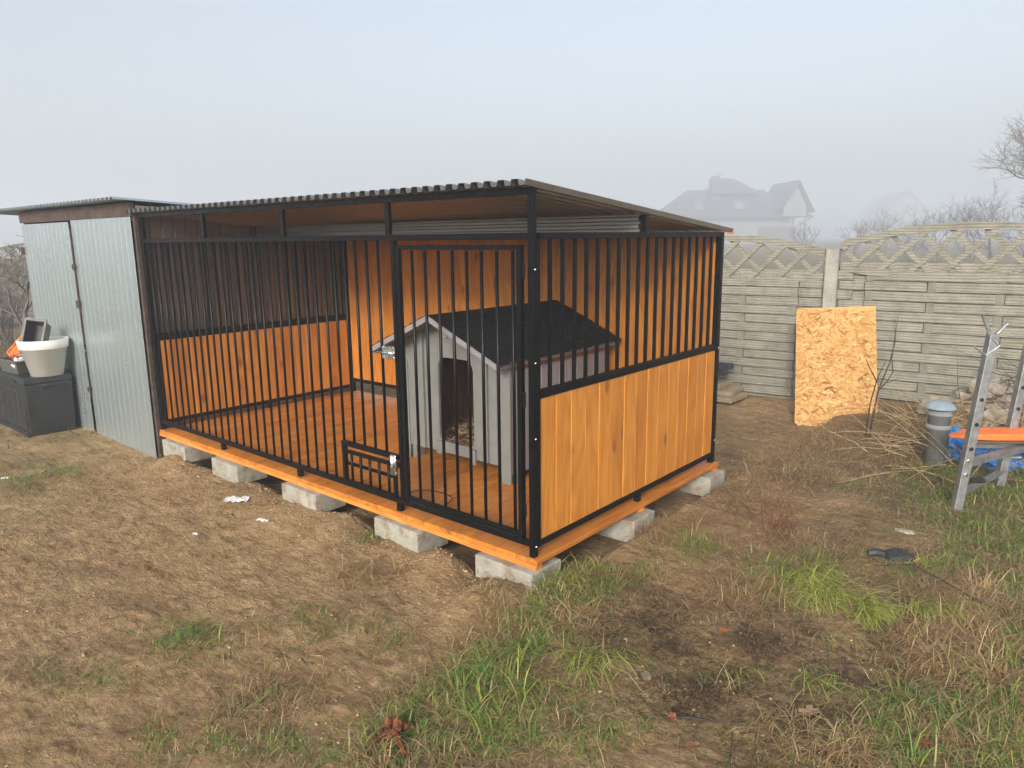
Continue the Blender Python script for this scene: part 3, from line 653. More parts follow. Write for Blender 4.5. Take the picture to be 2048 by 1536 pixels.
for z in (1.52, .38): 
    o = hb(MB().lathe([(.001, 0), (.030, .002), (.030, .014), (.014, .016), (.012, .022), (.001, .022)], n=16), 'lock_disc', 'rust'); o.matrix_local = Matrix.Translation((SM+.004-Hoff.x, SY-.016-Hoff.y, z)) @ Matrix.Rotation(R(90), 4, 'X'); 
    for v_ in o.data.vertices: v_.co = (v_.co.x+Hoff.x, v_.co.y+Hoff.y, v_.co.z)
hb(MB().box(SM-.025, SM+.03, SY-.034, SY-.016, 1.145, 1.215), 'hasp', 'rust')
hb(MB().box(SM-.004, SM+.004, SY-.022, SY-.012, .30, SZ1-.05), 'door_seam_bar', 'rust')
hb(MB().box(SX0-.035, SX0-.004, SY-.03, SY+.0, 1.62, 1.70), 'hinge', 'rust'); hb(MB().poly([(SM-.03, SY-.03, .745), (SM+.05, SY-.03, .745)], .008, 6), 'door_bolt', 'steel')

# ------------------------------------------------------------------ storage box and pots
bx0, bx1, by0, by1, bz0, bz1 = -6.93, -5.66, -.50, -.07, -.06, .50
B = empty('storage_box', ((bx0+bx1)/2, (by0+by1)/2, bz0)); tag(B, 'large anthracite plastic storage box in front of the metal shed', 'storage box')
BL = Vector(B.location)
def bb(mb, name, mat='box', parent=B):
    if parent is B: mb.v = [(p[0]-BL.x, p[1]-BL.y, p[2]-BL.z) for p in mb.v]
    else: mb.v = [(p[0]-BL.x, p[1]-BL.y, p[2]-BL.z) for p in mb.v]
    return mb.build(name, mat, parent)
t_ = .02
bod = bb(MB().hexa([(bx0+t_, by0+t_, bz0), (bx1-t_, by0+t_, bz0), (bx1-t_, by1-t_, bz0), (bx0+t_, by1-t_, bz0)], [(bx0+.008, by0+.008, bz1-.06), (bx1-.008, by0+.008, bz1-.06), (bx1-.008, by1-.008, bz1-.06), (bx0+.008, by1-.008, bz1-.06)]), 'body'); bevel(bod, .012, 2)
lid = bb(MB().hexa([(bx0, by0, bz1-.058), (bx1, by0, bz1-.058), (bx1, by1, bz1-.058), (bx0, by1, bz1-.058)], [(bx0+.012, by0+.012, bz1), (bx1-.012, by0+.012, bz1), (bx1-.012, by1-.012, bz1), (bx0+.012, by1-.012, bz1)]), 'lid'); bevel(lid, .01, 2)
for i in range(4):       # plank relief panels on the end and the front
    z0 = bz0+.055+i*.083; off = .0155*(1-(z0-bz0)/.5)
    o = bb(MB().box(bx1-.020-off*.4, bx1-.004-off*.9, by0+.10, by1-.06, z0, z0+.079), 'end_panel'); bevel(o, .004, 1)
for i in range(7):
    x0 = bx0+.08+i*.163; o = bb(MB().box(x0, x0+.155, by0+.004, by0+.022, bz0+.07, bz1-.13), 'front_panel'); bevel(o, .005, 1)
bb(MB().box(bx0+.02, bx1-.02, by0+.003, by0+.02, bz0+.004, bz0+.05), 'base_rim')
hd = bb(MB().prism([(bx1-.004, by0+.15, bz1-.095), (bx1-.004, by1-.13, bz1-.095), (bx1-.004, by1-.16, bz1-.065), (bx1-.004, by0+.18, bz1-.065)], (.014, 0, 0)), 'handle'); bevel(hd, .005, 1)
bb(MB().box(bx1-.006, bx1+.0095, by0+.17, by1-.15, bz1-.110, bz1-.096), 'handle_recess', 'hole')
bb(MB().box(bx1-.31, bx1-.19, by0-.010, by0+.004, bz1-.05, bz1-.03), 'front_handle')

def pot(name, loc, r0, r1, h, mat, lab, rim=.05):
    e_ = empty(name, loc); tag(e_, lab, 'flower pot')
    MB().lathe([(r0, 0), (r0+(r1-r0)*.8, h-rim), (r1-.003, h-rim), (r1, h-rim+.006), (r1+.01, h), (r1-.006, h), (r1-.018, h-.02), (r0-.012, .012), (.001, .012)], n=40).build('pot_body', mat, e_, True)
    return e_
pot('flower_pot', (-5.765, -.25, bz1+.001), .135, .205, .345, 'potwhite', 'white round plastic flower pot on the storage box', .085)
def trough(name, loc, rot, L, W, Hh, lab):
    e_ = empty(name, loc); e_.rotation_euler = rot; tag(e_, lab, 'planter')
    tp = .82; l2, w2 = L/2, W/2; i_ = .008
    ob = [(-l2*tp, -w2*tp, 0), (l2*tp, -w2*tp, 0), (l2*tp, w2*tp, 0), (-l2*tp, w2*tp, 0)]; ot = [(-l2, -w2, Hh), (l2, -w2, Hh), (l2, w2, Hh), (-l2, w2, Hh)]
    ib = [(-l2*tp+i_, -w2*tp+i_, i_), (l2*tp-i_, -w2*tp+i_, i_), (l2*tp-i_, w2*tp-i_, i_), (-l2*tp+i_, w2*tp-i_, i_)]; it = [(-l2+i_, -w2+i_, Hh), (l2-i_, -w2+i_, Hh), (l2-i_, w2-i_, Hh), (-l2+i_, w2-i_, Hh)]
    MB().add(ob+ot, [(0, 3, 2, 1), (0, 1, 5, 4), (1, 2, 6, 5), (2, 3, 7, 6), (3, 0, 4, 7)]).add(ot+it, [(0, 1, 5, 4), (1, 2, 6, 5), (2, 3, 7, 6), (3, 0, 4, 7)]).build('outer_shell', 'potgrey', e_)
    MB().add(ib+it, [(0, 1, 2, 3), (4, 5, 1, 0), (5, 6, 2, 1), (6, 7, 3, 2), (7, 4, 0, 3)]).build('inner_shell', 'potdark', e_)
    m_ = MB()
    for a0, a1 in (((-l2-.012, -w2-.012), (l2+.012, -w2+.006)), ((-l2-.012, w2-.006), (l2+.012, w2+.012)), ((-l2-.012, -w2+.0065), (-l2+.006, w2-.0065)), ((l2-.006, -w2+.0065), (l2+.012, w2-.0065))): m_.box(a0[0], a1[0], a0[1], a1[1], Hh-.012, Hh+.004)
    m_.build('rim', 'potgrey', e_); return e_
trough('planter', (-5.83, -.245, .83), (R(74), R(8), R(40)), .18, .34, .13, 'dark grey rectangular planter tipped up in the white pot')
trough('planter', (-6.17, -.33, bz1+.001), (0, 0, R(6)), .42, .28, .13, 'grey rectangular planter with oddments standing on the storage box')
o = MB(); A0 = Vector((-6.36, -.36, .625)); dA = Vector((.33, .14, .28)); sA = Vector((.06, .05, -.10))
for sg in (-1, 1): o.beam(A0+sA*sg*.5, A0+dA+sA*sg*.5, .016, .012)
o.beam(A0+sA*-.5, A0+sA*.5, .016, .012)
for k in range(8): q = A0+dA*(.50+.07*k); o.beam(q-sA*.5, q+sA*.5, .011, .008)
q = A0+dA*.25; o.beam(A0+dA*.02, A0+dA*.48, .10, .006, Vector(dA).cross(sA).normalized())
o = o.build('plastic_rake', 'orange'); tag(o, 'orange plastic slatted piece leaning in the grey planter', 'garden tool')
o = MB()
for k in range(9):
    a_ = k*.7; o.poly([(-6.27+.04*math.cos(a_), -.36+.03*math.sin(a_), .60), (-6.25+.06*math.cos(a_+1), -.36+.05*math.sin(a_+1), .655+.01*math.sin(k)), (-6.23+.05*math.cos(a_+2.1), -.36+.04*math.sin(a_+2.1), .63)], .004, 5)
tag(o.build('string_tangle', 'red', None, True), 'red string tangle on the rim of the grey planter', 'string')

def crumple(name, loc, size, mat, lab, cat, seed, amp=.35, n=10, rot=0):
    bpy_m = MB(); r_ = random.Random(seed); pr = []
    NU, NV = n*2, n
    vs = []; fs = []
    for i in range(NV+1):
        for j in range(NU):
            th = math.pi*i/NV; ph = 2*math.pi*j/NU
            d_ = np.array([math.sin(th)*math.cos(ph), math.sin(th)*math.sin(ph), math.cos(th)])
            k = 1+amp*(vnoise(np.array([d_[0]*2.5+seed]), np.array([d_[1]*2.5+d_[2]*3.1]), seed)[0]-.5)*2+amp*.5*(vnoise(np.array([d_[0]*6+seed]), np.array([d_[1]*6+d_[2]*5.7]), seed+5)[0]-.5)*2
            vs.append((d_[0]*size[0]*k, d_[1]*size[1]*k, max(-.9, d_[2])*size[2]*k+size[2]*.8))
    for i in range(NV):
        for j in range(NU): fs.append((i*NU+j, (i+1)*NU+j, (i+1)*NU+(j+1) % NU, i*NU+(j+1) % NU))
    o = MB().add(vs, fs).build(name, mat, None, False); o.location = loc; o.rotation_euler = (0, 0, rot)
    if lab: tag(o, lab, cat)
    return o
crumple('plastic_bag', (-6.04, -.40, .53), (.06, .05, .07), 'white', 'crumpled white plastic bag in the grey planter', 'bag', 3)
crumple('plastic_bag', (-6.02, -.15, .56), (.05, .04, .17), 'straw', 'pale yellowish bag standing behind the white pot', 'bag', 5)
o = MB()
for k in range(5): o.poly([(-6.50-.04*k, -.44, .50), (-6.50-.04*k, -.44, .58), (-6.51-.04*k, -.40, .60)], .006, 5)
o.beam((-6.48, -.44, .59), (-6.72, -.44, .59), .012, .012); tag(o.build('hand_rake', 'hole'), 'black toothed rake head on the left end of the storage box', 'garden tool')

# ------------------------------------------------------------------ concrete fence
def lens(t_):   # t in -1..1 : top and bottom outline of the lattice panel
    return .16*(1-t_*t_), -.29-.085*(1-t_*t_)
HL = 1.075; ROWH = .0955
fmesh = {}
def fence_meshes():
    # board of the weave, bulging over the middle
    def board(L, key, bul):
        vs = []; fs = []; ns = 12; h_ = ROWH*.955; sec = [(-h_/2, .000), (-h_/2+.006, -.010), (h_/2-.006, -.010), (h_/2, .000)]
        for i in range(ns+1):
            s_ = i/ns*2-1; d_ = bul*math.cos(s_*math.pi/2)
            for z, yy in sec: vs.append((s_*L/2, yy-d_, z))
            vs.append((s_*L/2, .02, h_/2)); vs.append((s_*L/2, .02, -h_/2))
        for i in range(ns):
            for k in range(6): fs.append((i*6+k, i*6+(k+1) % 6, (i+1)*6+(k+1) % 6, (i+1)*6+k))
        fs.append(tuple(range(5, -1, -1))); fs.append(tuple(ns*6+k for k in range(6)))
        fs = [q[::-1] for q in fs]
        fmesh[key] = MB().add(vs, fs).mesh('board', 'fence')
    board(1.07, 'full', .024); board(.53, 'half', .014)
    M['fslat'] = m_concrete('shade_toned_concrete_slat', (.185, .178, .142), False, .3)  # darker copy of the fence concrete; recess shade painted into its colour
    fmesh['slat'] = MB().cbox(-.034, .034, -.012, .012, -ROWH*.5, ROWH*.5, .003).mesh('slat', 'fslat')
    fmesh['back'] = MB().box(-HL, HL, .018, .045, -13.2*ROWH, .10).mesh('backing_panel', 'fence')
    fmesh['post'] = MB().cbox(-.062, .062, -.075, .06, -.45, 1.0, .012).mesh('post', 'fpost')
    # arched rails
    for key, which, th in (('arch_t', 0, .064), ('arch_b', 1, .066)):
        vs = []; fs = []; ns = 24
        for i in range(ns+1):
            s_ = i/ns*2-1; z = lens(s_)[which]; x = s_*HL
            z0, z1 = (z-th, z) if which == 0 else (z, z+th)
            vs += [(x, -.022, z0), (x, -.022, z1), (x, .03, z1), (x, .03, z0)]
        for i in range(ns):
            for k in range(4): fs.append((i*4+k, (i+1)*4+k, (i+1)*4+(k+1) % 4, i*4+(k+1) % 4))
        fs += [(3, 2, 1, 0), tuple(ns*4+k for k in range(4))]
        fmesh[key] = MB().add(vs, fs).mesh('arched_rail', 'fence')
    fmesh['diag'] = []
    for sg, y0, y1 in ((-1, -.018, .006), (1, .0065, .028)):
        xs = np.arange(-1.6, 1.61, .270)
        for x in xs:
            pts = []
            for k in np.linspace(-1, 1, 401):
                xx = x+.40*k; zz = -.075+.40*k*sg*-1
                if abs(xx) < HL-.005:
                    a_, b_ = lens(xx/HL)
                    if b_+.055 < zz < a_-.05: pts.append((xx, zz))
            if len(pts) > 12:
                p, q = pts[0], pts[-1]
                fmesh['diag'].append(MB().beam((p[0], (y0+y1)/2, p[1]), (q[0], (y0+y1)/2, q[1]), y1-y0, .058, (0, 0, 1)).mesh('lattice_slat', 'fence') if False else MB().prism([(p[0]+.023*.7, y0, p[1]+.023*.7*(sg)), (p[0]-.023*.7, y0, p[1]-.023*.7*(sg)), (q[0]-.023*.7, y0, q[1]-.023*.7*(sg)), (q[0]+.023*.7, y0, q[1]+.023*.7*(sg))], (0, y1-y0, 0)).mesh('lattice_slat', 'fence'))
fence_meshes()
def fence(name, p0, ang, bays, label, group=None):
    """bays: list of (centre offset along, top z at the post); posts: between"""
    e_ = empty(name, (p0[0], p0[1], 0), ang); tag(e_, label, 'fence', group)
    for (cx, zt) in bays:
        lp = put('lattice_panel', fmesh['arch_b'], e_, (cx, 0, zt)); put('arched_rail', fmesh['arch_t'], lp)
        for m_ in fmesh['diag']: put('lattice_slat', m_, lp)
        ztop = zt-.30; wp = put('woven_panel', fmesh['back'], e_, (cx, 0, ztop))
        # rows are trimmed by the lower arch where it dips
        for r_ in range(13):
            z = -.045-(r_+.5)*ROWH+.06
            cols = (-.80, .27) if r_ % 2 == 0 else (-.27, .80)
            for c_ in cols: put('slat', fmesh['slat'], wp, (c_, -.004, z))
            if r_ % 2 == 0:
                put('board', fmesh['full'], wp, (-.265, 0, z)); put('board', fmesh['half'], wp, (.575, 0, z)); put('board', fmesh['half'], wp, (-1.07+.0, .002, z)).scale = (.45, 1, 1); put('board', fmesh['half'], wp, (.96, .002, z)).scale = (.42, 1, 1)
            else:
                put('board', fmesh['full'], wp, (.265, 0, z)); put('board', fmesh['half'], wp, (-.575, 0, z)); put('board', fmesh['half'], wp, (1.07-.115, .002, z)).scale = (.42, 1, 1); put('board', fmesh['half'], wp, (-.96, .002, z)).scale = (.42, 1, 1)
    return e_
fe = fence('concrete_fence', FP0, FTH, [(-1.15, 1.585), (1.15, 1.672), (3.45, 1.70), (-3.45, 1.56)], 'beige wood grained concrete fence with arched lattice top behind the osb sheet')
for k, zt in ((0, 1.60), (2.3, 1.69), (-2.3, 1.58), (4.6, 1.70), (-4.6, 1.56)):
    o = put('post', fmesh['post'], fe, (k, 0, 0)); o.scale = (1, 1, zt)
f2 = fence('concrete_fence', (-16.2, 2.1), R(84), [(-1.15, 1.62), (1.15, 1.62), (3.45, 1.62), (-3.45, 1.62), (-5.75, 1.62)], 'hazy concrete lattice fence far off beyond the metal shed')
for k in (0, 2.3, 4.6, -2.3, -4.6): o = put('post', fmesh['post'], f2, (k, 0, 0)); o.scale = (1, 1, 1.62)

# ------------------------------------------------------------------ osb sheet
B1 = np.array([-.178, 4.10, -.02]); B2 = B1+np.array([.6, .36, 0])/.6997*.72; ed = (B2-B1); Wd = np.linalg.norm(ed); ed = ed/Wd
back = np.array([-ed[1], ed[0], 0]); upv = back*.46+ed*.085+np.array([0, 0, 1.0]); HL_ = 1.17; upv = upv/np.linalg.norm(upv)
nrm = np.cross(ed, upv)
O = empty('osb_sheet', B1); tag(O, 'pale yellow chipboard sheet leaning against the concrete fence', 'board sheet')
mt = Matrix(((ed[0], upv[0], nrm[0], B1[0]), (ed[1], upv[1], nrm[1], B1[1]), (ed[2], upv[2], nrm[2], B1[2]), (0, 0, 0, 1))); O.matrix_world = mt
M['osb'] = m_simple('chipboard_core', (.50, .27, .085), .75, 0, .45, 60, .3, 90)
pl = [(.06, 0, -.012), (Wd, 0, -.012), (Wd, HL_+.05, -.012), (.01, HL_, -.012), (0, .045, -.012)]
MB().prism(pl, (0, 0, .012)).build('sheet_core', 'osb', O)
N = 3200; cx = rng.uniform(.0, Wd, N); cy = rng.uniform(.0, HL_+.02, N); L = rng.uniform(.03, .11, N); Wf = rng.uniform(.006, .021, N); an = rng.normal(0, .75, N)
zz = .0006+rng.uniform(0, .0022, N)
dx = np.cos(an)*L/2; dy = np.sin(an)*L/2; ex_ = -np.sin(an)*Wf/2; ey_ = np.cos(an)*Wf/2
sk = rng.uniform(-.35, .35, N)
cor = []
for a_, b_ in ((-1, -1), (1, -1), (1, 1), (-1, 1)):
    cor.append(np.stack([np.clip(cx+a_*dx*(1+sk*b_)+b_*ex_, .004, Wd-.002), np.clip(cy+a_*dy*(1+sk*b_)+b_*ey_, .004, HL_+.0), zz], 1))
V = np.stack(cor, 1).reshape(-1, 3)
keep = ~((V[:, 0].reshape(-1, 4).min(1) < .055) & (V[:, 1].reshape(-1, 4).min(1) < .045))
V = V.reshape(-1, 4, 3)[keep].reshape(-1, 3); N = len(V)//4
bc = np.array([[.42, .235, .072], [.48, .29, .105], [.37, .18, .048], [.30, .13, .034], [.52, .34, .14], [.20, .09, .026]])[rng.choice(6, N, p=[.32, .25, .2, .11, .08, .04])]*rng.uniform(.85, 1.12, (N, 1))
fl = put('wood_flakes', np_mesh('wood_flakes', V, np.arange(N*4).reshape(-1, 4), None, 'flake', np.repeat(bc, 4, 0), False), O); fl['kind'] = 'stuff'

# ------------------------------------------------------------------ stack of profiles and pavers by the fence
for i, (x, y, z, wx, dy_, lab) in enumerate(((-1.33, 4.60, .045, .80, .40, 'bottom sandstone slab of the stack by the fence'), (-1.36, 4.63, .098, .78, .38, 'middle sandstone slab of the stack by the fence'), (-1.46, 4.66, .150, .70, .34, 'top sandstone slab of the stack by the fence'))):
    o = MB().box(-wx/2, wx/2, -dy_/2, dy_/2, 0, .05).build('paving_slab', 'paver'); bevel(o, .006, 2); o.location = (x, y, z); o.rotation_euler = (0, 0, R(random.uniform(-3, 6))); tag(o, lab, 'paving slab', 'sandstone slabs stacked by the fence')
for i, (x1, y, z, s_, lab) in enumerate(((-1.25, 4.60, .21, .04, 'thin dark grey metal profile lowest on the slabs'), (-1.12, 4.63, .275, .06, 'thick dark grey metal profile lying across the slabs'), (-1.10, 4.73, .335, .06, 'topmost dark grey metal profile lying across the slabs'))):
    m_ = MB().box(-1.6, 0, 0, s_*1.4, 0, s_).build('metal_profile', 'profile'); m_.location = (x1, y, z); tag(m_, lab, 'metal profile', 'dark metal profiles on the slabs'); bevel(m_, .004, 1)
for i, y in enumerate((4.58, 4.72)):
    o = MB().box(-.06, .06, -.04, .04, 0, .075).build('timber_spacer', 'stone'); o.location = (-1.5-.3*i, y+.05, .2005); tag(o, ('small timber offcut under the metal profiles, near one', 'small timber offcut under the metal profiles, far one')[i], 'timber offcut')

# ------------------------------------------------------------------ vent pipe
px_, py_ = 1.118, 3.27; pz_ = float(height(px_, py_, False))-.02
P = empty('vent_pipe', (px_, py_, pz_)); tag(P, 'grey plastic vent pipe with domed cap standing in the ground', 'vent pipe')
MB().lathe([(.075, -.05), (.075, .30), (.083, .302), (.083, .328), (.076, .33), (.076, .335), (.074, .335)], n=28).build('lower_pipe', 'pipe', P, True)
MB().lathe([(.072, .3355), (.072, .40), (.080, .402), (.080, .418), (.073, .42), (.073, .445), (.06, .446)], n=28).build('upper_pipe', 'pipe', P, True)
MB().lathe([(.070, .447), (.100, .450), (.103, .458), (.098, .466), (.080, .487), (.050, .503), (.020, .510), (.001, .511)], n=28).build('cap', 'pipecap', P, True)
MB().poly([(px_*0-.08, -.03, .15), (0, -.08, .148), (.08, -.02, .152), (.22, .06, .16)], .002, 4).build('wire', 'steel', P)

# ------------------------------------------------------------------ weight bench
W = empty('weight_bench', (1.45, 2.7, .08)); tag(W, 'grey steel weight bench with two uprights and orange padded seat', 'weight bench')
WL = Vector(W.location)
def wb(mb, name, mat='steel', parent=W, smooth=False):
    mb.v = [(p[0]-WL.x, p[1]-WL.y, p[2]-WL.z) for p in mb.v]; o = mb.build(name, mat, parent, smooth); return o
ax = Vector((.80, .60, 0)).normalized()       # along the pad
lean = Vector((.075, .062, 1.08))
bases = (Vector((1.405, 2.39, .075)), Vector((1.545, 3.02, .085)))
for k, b_ in enumerate(bases):
    tpt = b_+lean*(1.0 if k == 0 else 1.0); up_ = wb(MB().beam(b_, tpt, .052, .052, (-ax.y, ax.x, 0)), 'upright'); bevel(up_, .004, 2)
    d_ = lean.normalized()
    for s_ in (.36, .50, .64) if k == 0 else (.34, .49, .62, .70):
        c_ = b_+lean*s_; nrm_ = Vector((-.55, -.83, 0)).normalized(); fr = Vector((ax.y, -ax.x, 0)).normalized()
        wb(MB().poly([c_+fr*.0262, c_+fr*.0275], .0125, 12), 'pin_hole', 'hole', up_)
    wb(MB().poly([tpt-ax*.02, tpt-ax*.045+Vector((0, 0, .06)), tpt-ax*.07+Vector((0, 0, .115))], .0105, 8), 'fork_prong', 'steel', up_)
    wb(MB().poly([tpt+ax*.02, tpt+ax*.05+Vector((0, 0, .035)), tpt+ax*.075+Vector((0, 0, .062))], .0105, 8), 'fork_prong', 'steel', up_)
    if k == 0:
        fr = Vector((ax.y, -ax.x, 0)); c_ = tpt-lean*.06+fr*.036
        wb(MB().poly([c_+Vector((-.03, 0, .055)), c_+ax*.03, c_-ax*.045+Vector((0, 0, -.055)), c_-ax*.115-Vector((0, 0, .0))], .006, 6), 'hook', 'steel', up_)
        for s_ in (.21, .29): wb(MB().poly([b_+lean*s_+fr*.0262, b_+lean*s_+fr*.034], .0115, 6), 'bolt_head', 'zinc', up_)
    wb(MB().box(b_.x-.13, b_.x+.06, b_.y-.03, b_.y+.03, b_.z-.012, b_.z-.002), 'foot_plate', 'steel')
# pad and rails
pc = Vector((1.385, 2.78, .445))-ax*.13; side_ = Vector((-ax.y, ax.x, 0))
pv = []
for s_, hw, zt in ((0, .02, .012), (.10, .075, .032), (.22, .09, .042), (1.25, .09, .042), (1.35, .08, .036)):
    for sg in (-1, 1): pv.append((pc+ax*s_+side_*hw*sg, zt))
vs = [tuple(p) for p, z in pv]+[tuple(p+Vector((0, 0, z))) for p, z in pv]; n_ = len(pv); fs = []
for k in range(0, n_-2, 2): fs += [(k, k+1, k+3, k+2), (n_+k, n_+k+2, n_+k+3, n_+k+1), (k, k+2, n_+k+2, n_+k), (k+1, n_+k+1, n_+k+3, k+3)]
fs += [(0, n_, n_+1, 1), (n_-2, n_-1, 2*n_-1, 2*n_-2)]
pd = wb(MB().add(vs, fs), 'seat_pad', 'orange'); bevel(pd, .012, 2)
wb(MB().beam(pc+ax*.12+Vector((0, 0, -.012)), pc+ax*1.35+Vector((0, 0, -.012)), .17, .012), 'pad_board', 'darkwood')
wb(MB().beam(pc+ax*.15+Vector((0, 0, -.045)), pc+ax*1.35+Vector((0, 0, -.045)), .045, .045), 'seat_rail')
for k, b_ in enumerate(bases):
    q = b_+lean*.27; wb(MB().beam(q, pc+ax*.55+Vector((0, 0, -.045)), .04, .04), 'cross_brace')
wb(MB().beam(bases[0]+lean*.09, bases[1]+lean*.09, .03, .03), 'lower_brace'); q = bases[0]+lean*.17
wb(MB().poly([q, q+ax*.13], .014, 10), 'foam_peg', 'hole'); q = bases[1]+lean*.18; wb(MB().poly([q, q+ax*.10], .012, 8), 'peg')
wb(MB().beam(pc+ax*1.25+Vector((0, 0, -.37)), pc+ax*1.25+Vector((0, 0, -.05)), .045, .045), 'rear_leg')
q = bases[1]+lean*.04; wb(MB().poly([q-ax*.22, q+ax*.08], .016, 10), 'floor_tube', 'rust')

# ------------------------------------------------------------------ blue sacks, rubble
for i, (px, py, s_, lab) in enumerate(((1912, 915, (.11, .09, .13), 'blue plastic sack behind the vent pipe'), (1975, 930, (.16, .10, .08), 'flattened blue plastic sack under the bench seat'), (2050, 930, (.13, .12, .12), 'blue plastic sack at the right frame edge'))):
    g_ = gp(px, py, .1); crumple('plastic_sack', (g_[0], g_[1], float(height(g_[0], g_[1], False))-.02), s_, 'blue', lab, 'sack', 20+i, .4, 12)
RB = empty('rubble_pile', (1.3, 4.4, .1)); tag(RB, 'heap of broken stones and concrete lumps by the fence', 'rubble')
r_ = random.Random(4)
for i in range(34):
    x, y = r_.gauss(1.30, .42), r_.gauss(4.32, .24)
    if x < .72: x = .72+abs(x-.72)*.4
    s_ = r_.uniform(.05, .13); z = float(height(x, y, False))
    o = crumple('stone', (x-1.3, y-4.4, z-.1-.02), (s_, s_*.8, s_*.6), 'stone', None, None, 40+i, .45, 5, r_.uniform(0, 6)); o.parent = RB

# ------------------------------------------------------------------ plastic scraps, trowel thing, stump, leaves
def scrap(px, py, w_, h_, lab, seed, mat='white', rot=0):
    g_ = gp(px, py, .0); r_ = random.Random(seed); vs = []; nx_, ny_ = 9, 4
    for j in range(ny_+1):
        for i in range(nx_+1): vs.append(((i/nx_-.5)*w_, (j/ny_-.5)*h_+r_.uniform(-.006, .006), .008+r_.uniform(0, .016)))
    fs = [(j*(nx_+1)+i, j*(nx_+1)+i+1, (j+1)*(nx_+1)+i+1, (j+1)*(nx_+1)+i) for j in range(ny_) for i in range(nx_)]
    o = MB().add(vs, fs).build('plastic_scrap', mat); s_ = o.modifiers.new('s', 'SOLIDIFY'); s_.thickness = .001
    o.location = (g_[0], g_[1], float(height(g_[0], g_[1]))+.004); o.rotation_euler = (0, 0, rot); tag(o, lab, 'plastic scrap', 'white plastic scraps on the bare soil')
scrap(475, 1013, .155, .085, 'larger white plastic wrapper on the soil in front of the kennel', 1, rot=R(38))
scrap(527, 1051, .085, .025, 'narrow twisted white plastic strip on the soil in front of the kennel', 2, rot=R(15))
scrap(390, 1072, .035, .012, 'tiny white plastic bit on the soil left of the wrappers', 3, rot=R(30))
scrap(8, 946, .05, .02, 'small white plastic bit at the left edge on the grass', 4, rot=R(30))

g_ = gp(1797, 1108, .1); gz_ = float(height(g_[0], g_[1]))
T = empty('shovel_blade', (g_[0], g_[1], gz_)); tag(T, 'dark grey rubber shovel blade with yellow edge lying on the soil', 'shovel blade'); T.rotation_euler = (R(8), R(-4), R(40))
prof = [(-.075, -.04), (-.06, -.055), (.04, -.065), (.075, -.03), (.06, .03), (.02, .06), (-.05, .05), (-.08, .015)]
vs = [(x*1.0, y, .012) for x, y in prof]+[(x*.7, y*.7, .034) for x, y in prof]
MB().add(vs, [tuple(range(8, 16)), tuple(range(7, -1, -1))]+[(i, (i+1) % 8, 8+(i+1) % 8, 8+i) for i in range(8)]).build('blade', 'rubber', T)
MB().poly([(-.07, .01, .022), (-.11, .02, .03), (-.145, .025, .022)], [.018, .022, .02], 8).build('socket', 'rubber', T)
MB().beam((.0, -.068, .008), (.075, -.055, .008), .02, .012).build('yellow_edge', 'yellow', T); MB().beam((.078, -.05, .008), (.105, -.04, .008), .02, .012).build('yellow_tip', 'yellow', T)
scrap_g = gp(1810, 1058, .1); o = crumple('slate_piece', (scrap_g[0], scrap_g[1], float(height(scrap_g[0], scrap_g[1]))-.005), (.06, .025, .012), 'stone', 'flat grey stone on the soil behind the shovel blade', 'stone', 77, .3, 6)

g_ = gp(785, 1475, .06); gz_ = float(height(g_[0], g_[1]))
r_ = random.Random(9); mb = MB()
cdir = Vector((.62, -.78, 0))          # roots trail this way
for i in range(15):                    # torn, splintered butt
    a_ = r_.uniform(0, 6.28); q = Vector((math.cos(a_), math.sin(a_), 0))*r_.uniform(.004, .026); hgt_ = r_.uniform(.03, .088)
    tp_ = q*1.25+Vector((r_.gauss(0, .010), r_.gauss(0, .010), hgt_)); w_ = r_.uniform(.007, .014)
    mb.poly([q*.6-Vector((0, 0, .01)), q+Vector((0, 0, hgt_*.35)), (q+tp_)/2+Vector((r_.gauss(0, .004), r_.gauss(0, .004), hgt_*.22)), tp_], [w_*1.2, w_*1.1, w_*.8, w_*.15], 5)
for i in range(13):                    # side lumps and bent roots
    a_ = r_.uniform(0, 6.28) if i < 6 else math.atan2(cdir.y, cdir.x)+r_.uniform(-.7, .7); L_ = r_.uniform(.03, .06) if i < 6 else r_.uniform(.06, .13)
    d_ = Vector((math.cos(a_), math.sin(a_), 0)); sd_ = Vector((-d_.y, d_.x, 0)); w_ = r_.uniform(.006, .012) if i < 6 else r_.uniform(.003, .007); pts = []
    for k in range(6): t_k = k/5; pts.append(d_*(.015+L_*t_k)+sd_*r_.gauss(0, .008)*t_k+Vector((0, 0, max(.003, .032*(1-t_k**1.3)+r_.gauss(0, .005)))))
    mb.poly(pts, [w_*1.2, w_, w_*1.05, w_*.8, w_*.6, w_*.2], 5)
o = mb.build('root_stump', 'root', None, False); o.location = (g_[0], g_[1], gz_-.005); o.scale = (1.15, 1.15, 1.15); tag(o, 'reddish brown torn root stump lying in the front grass', 'root')

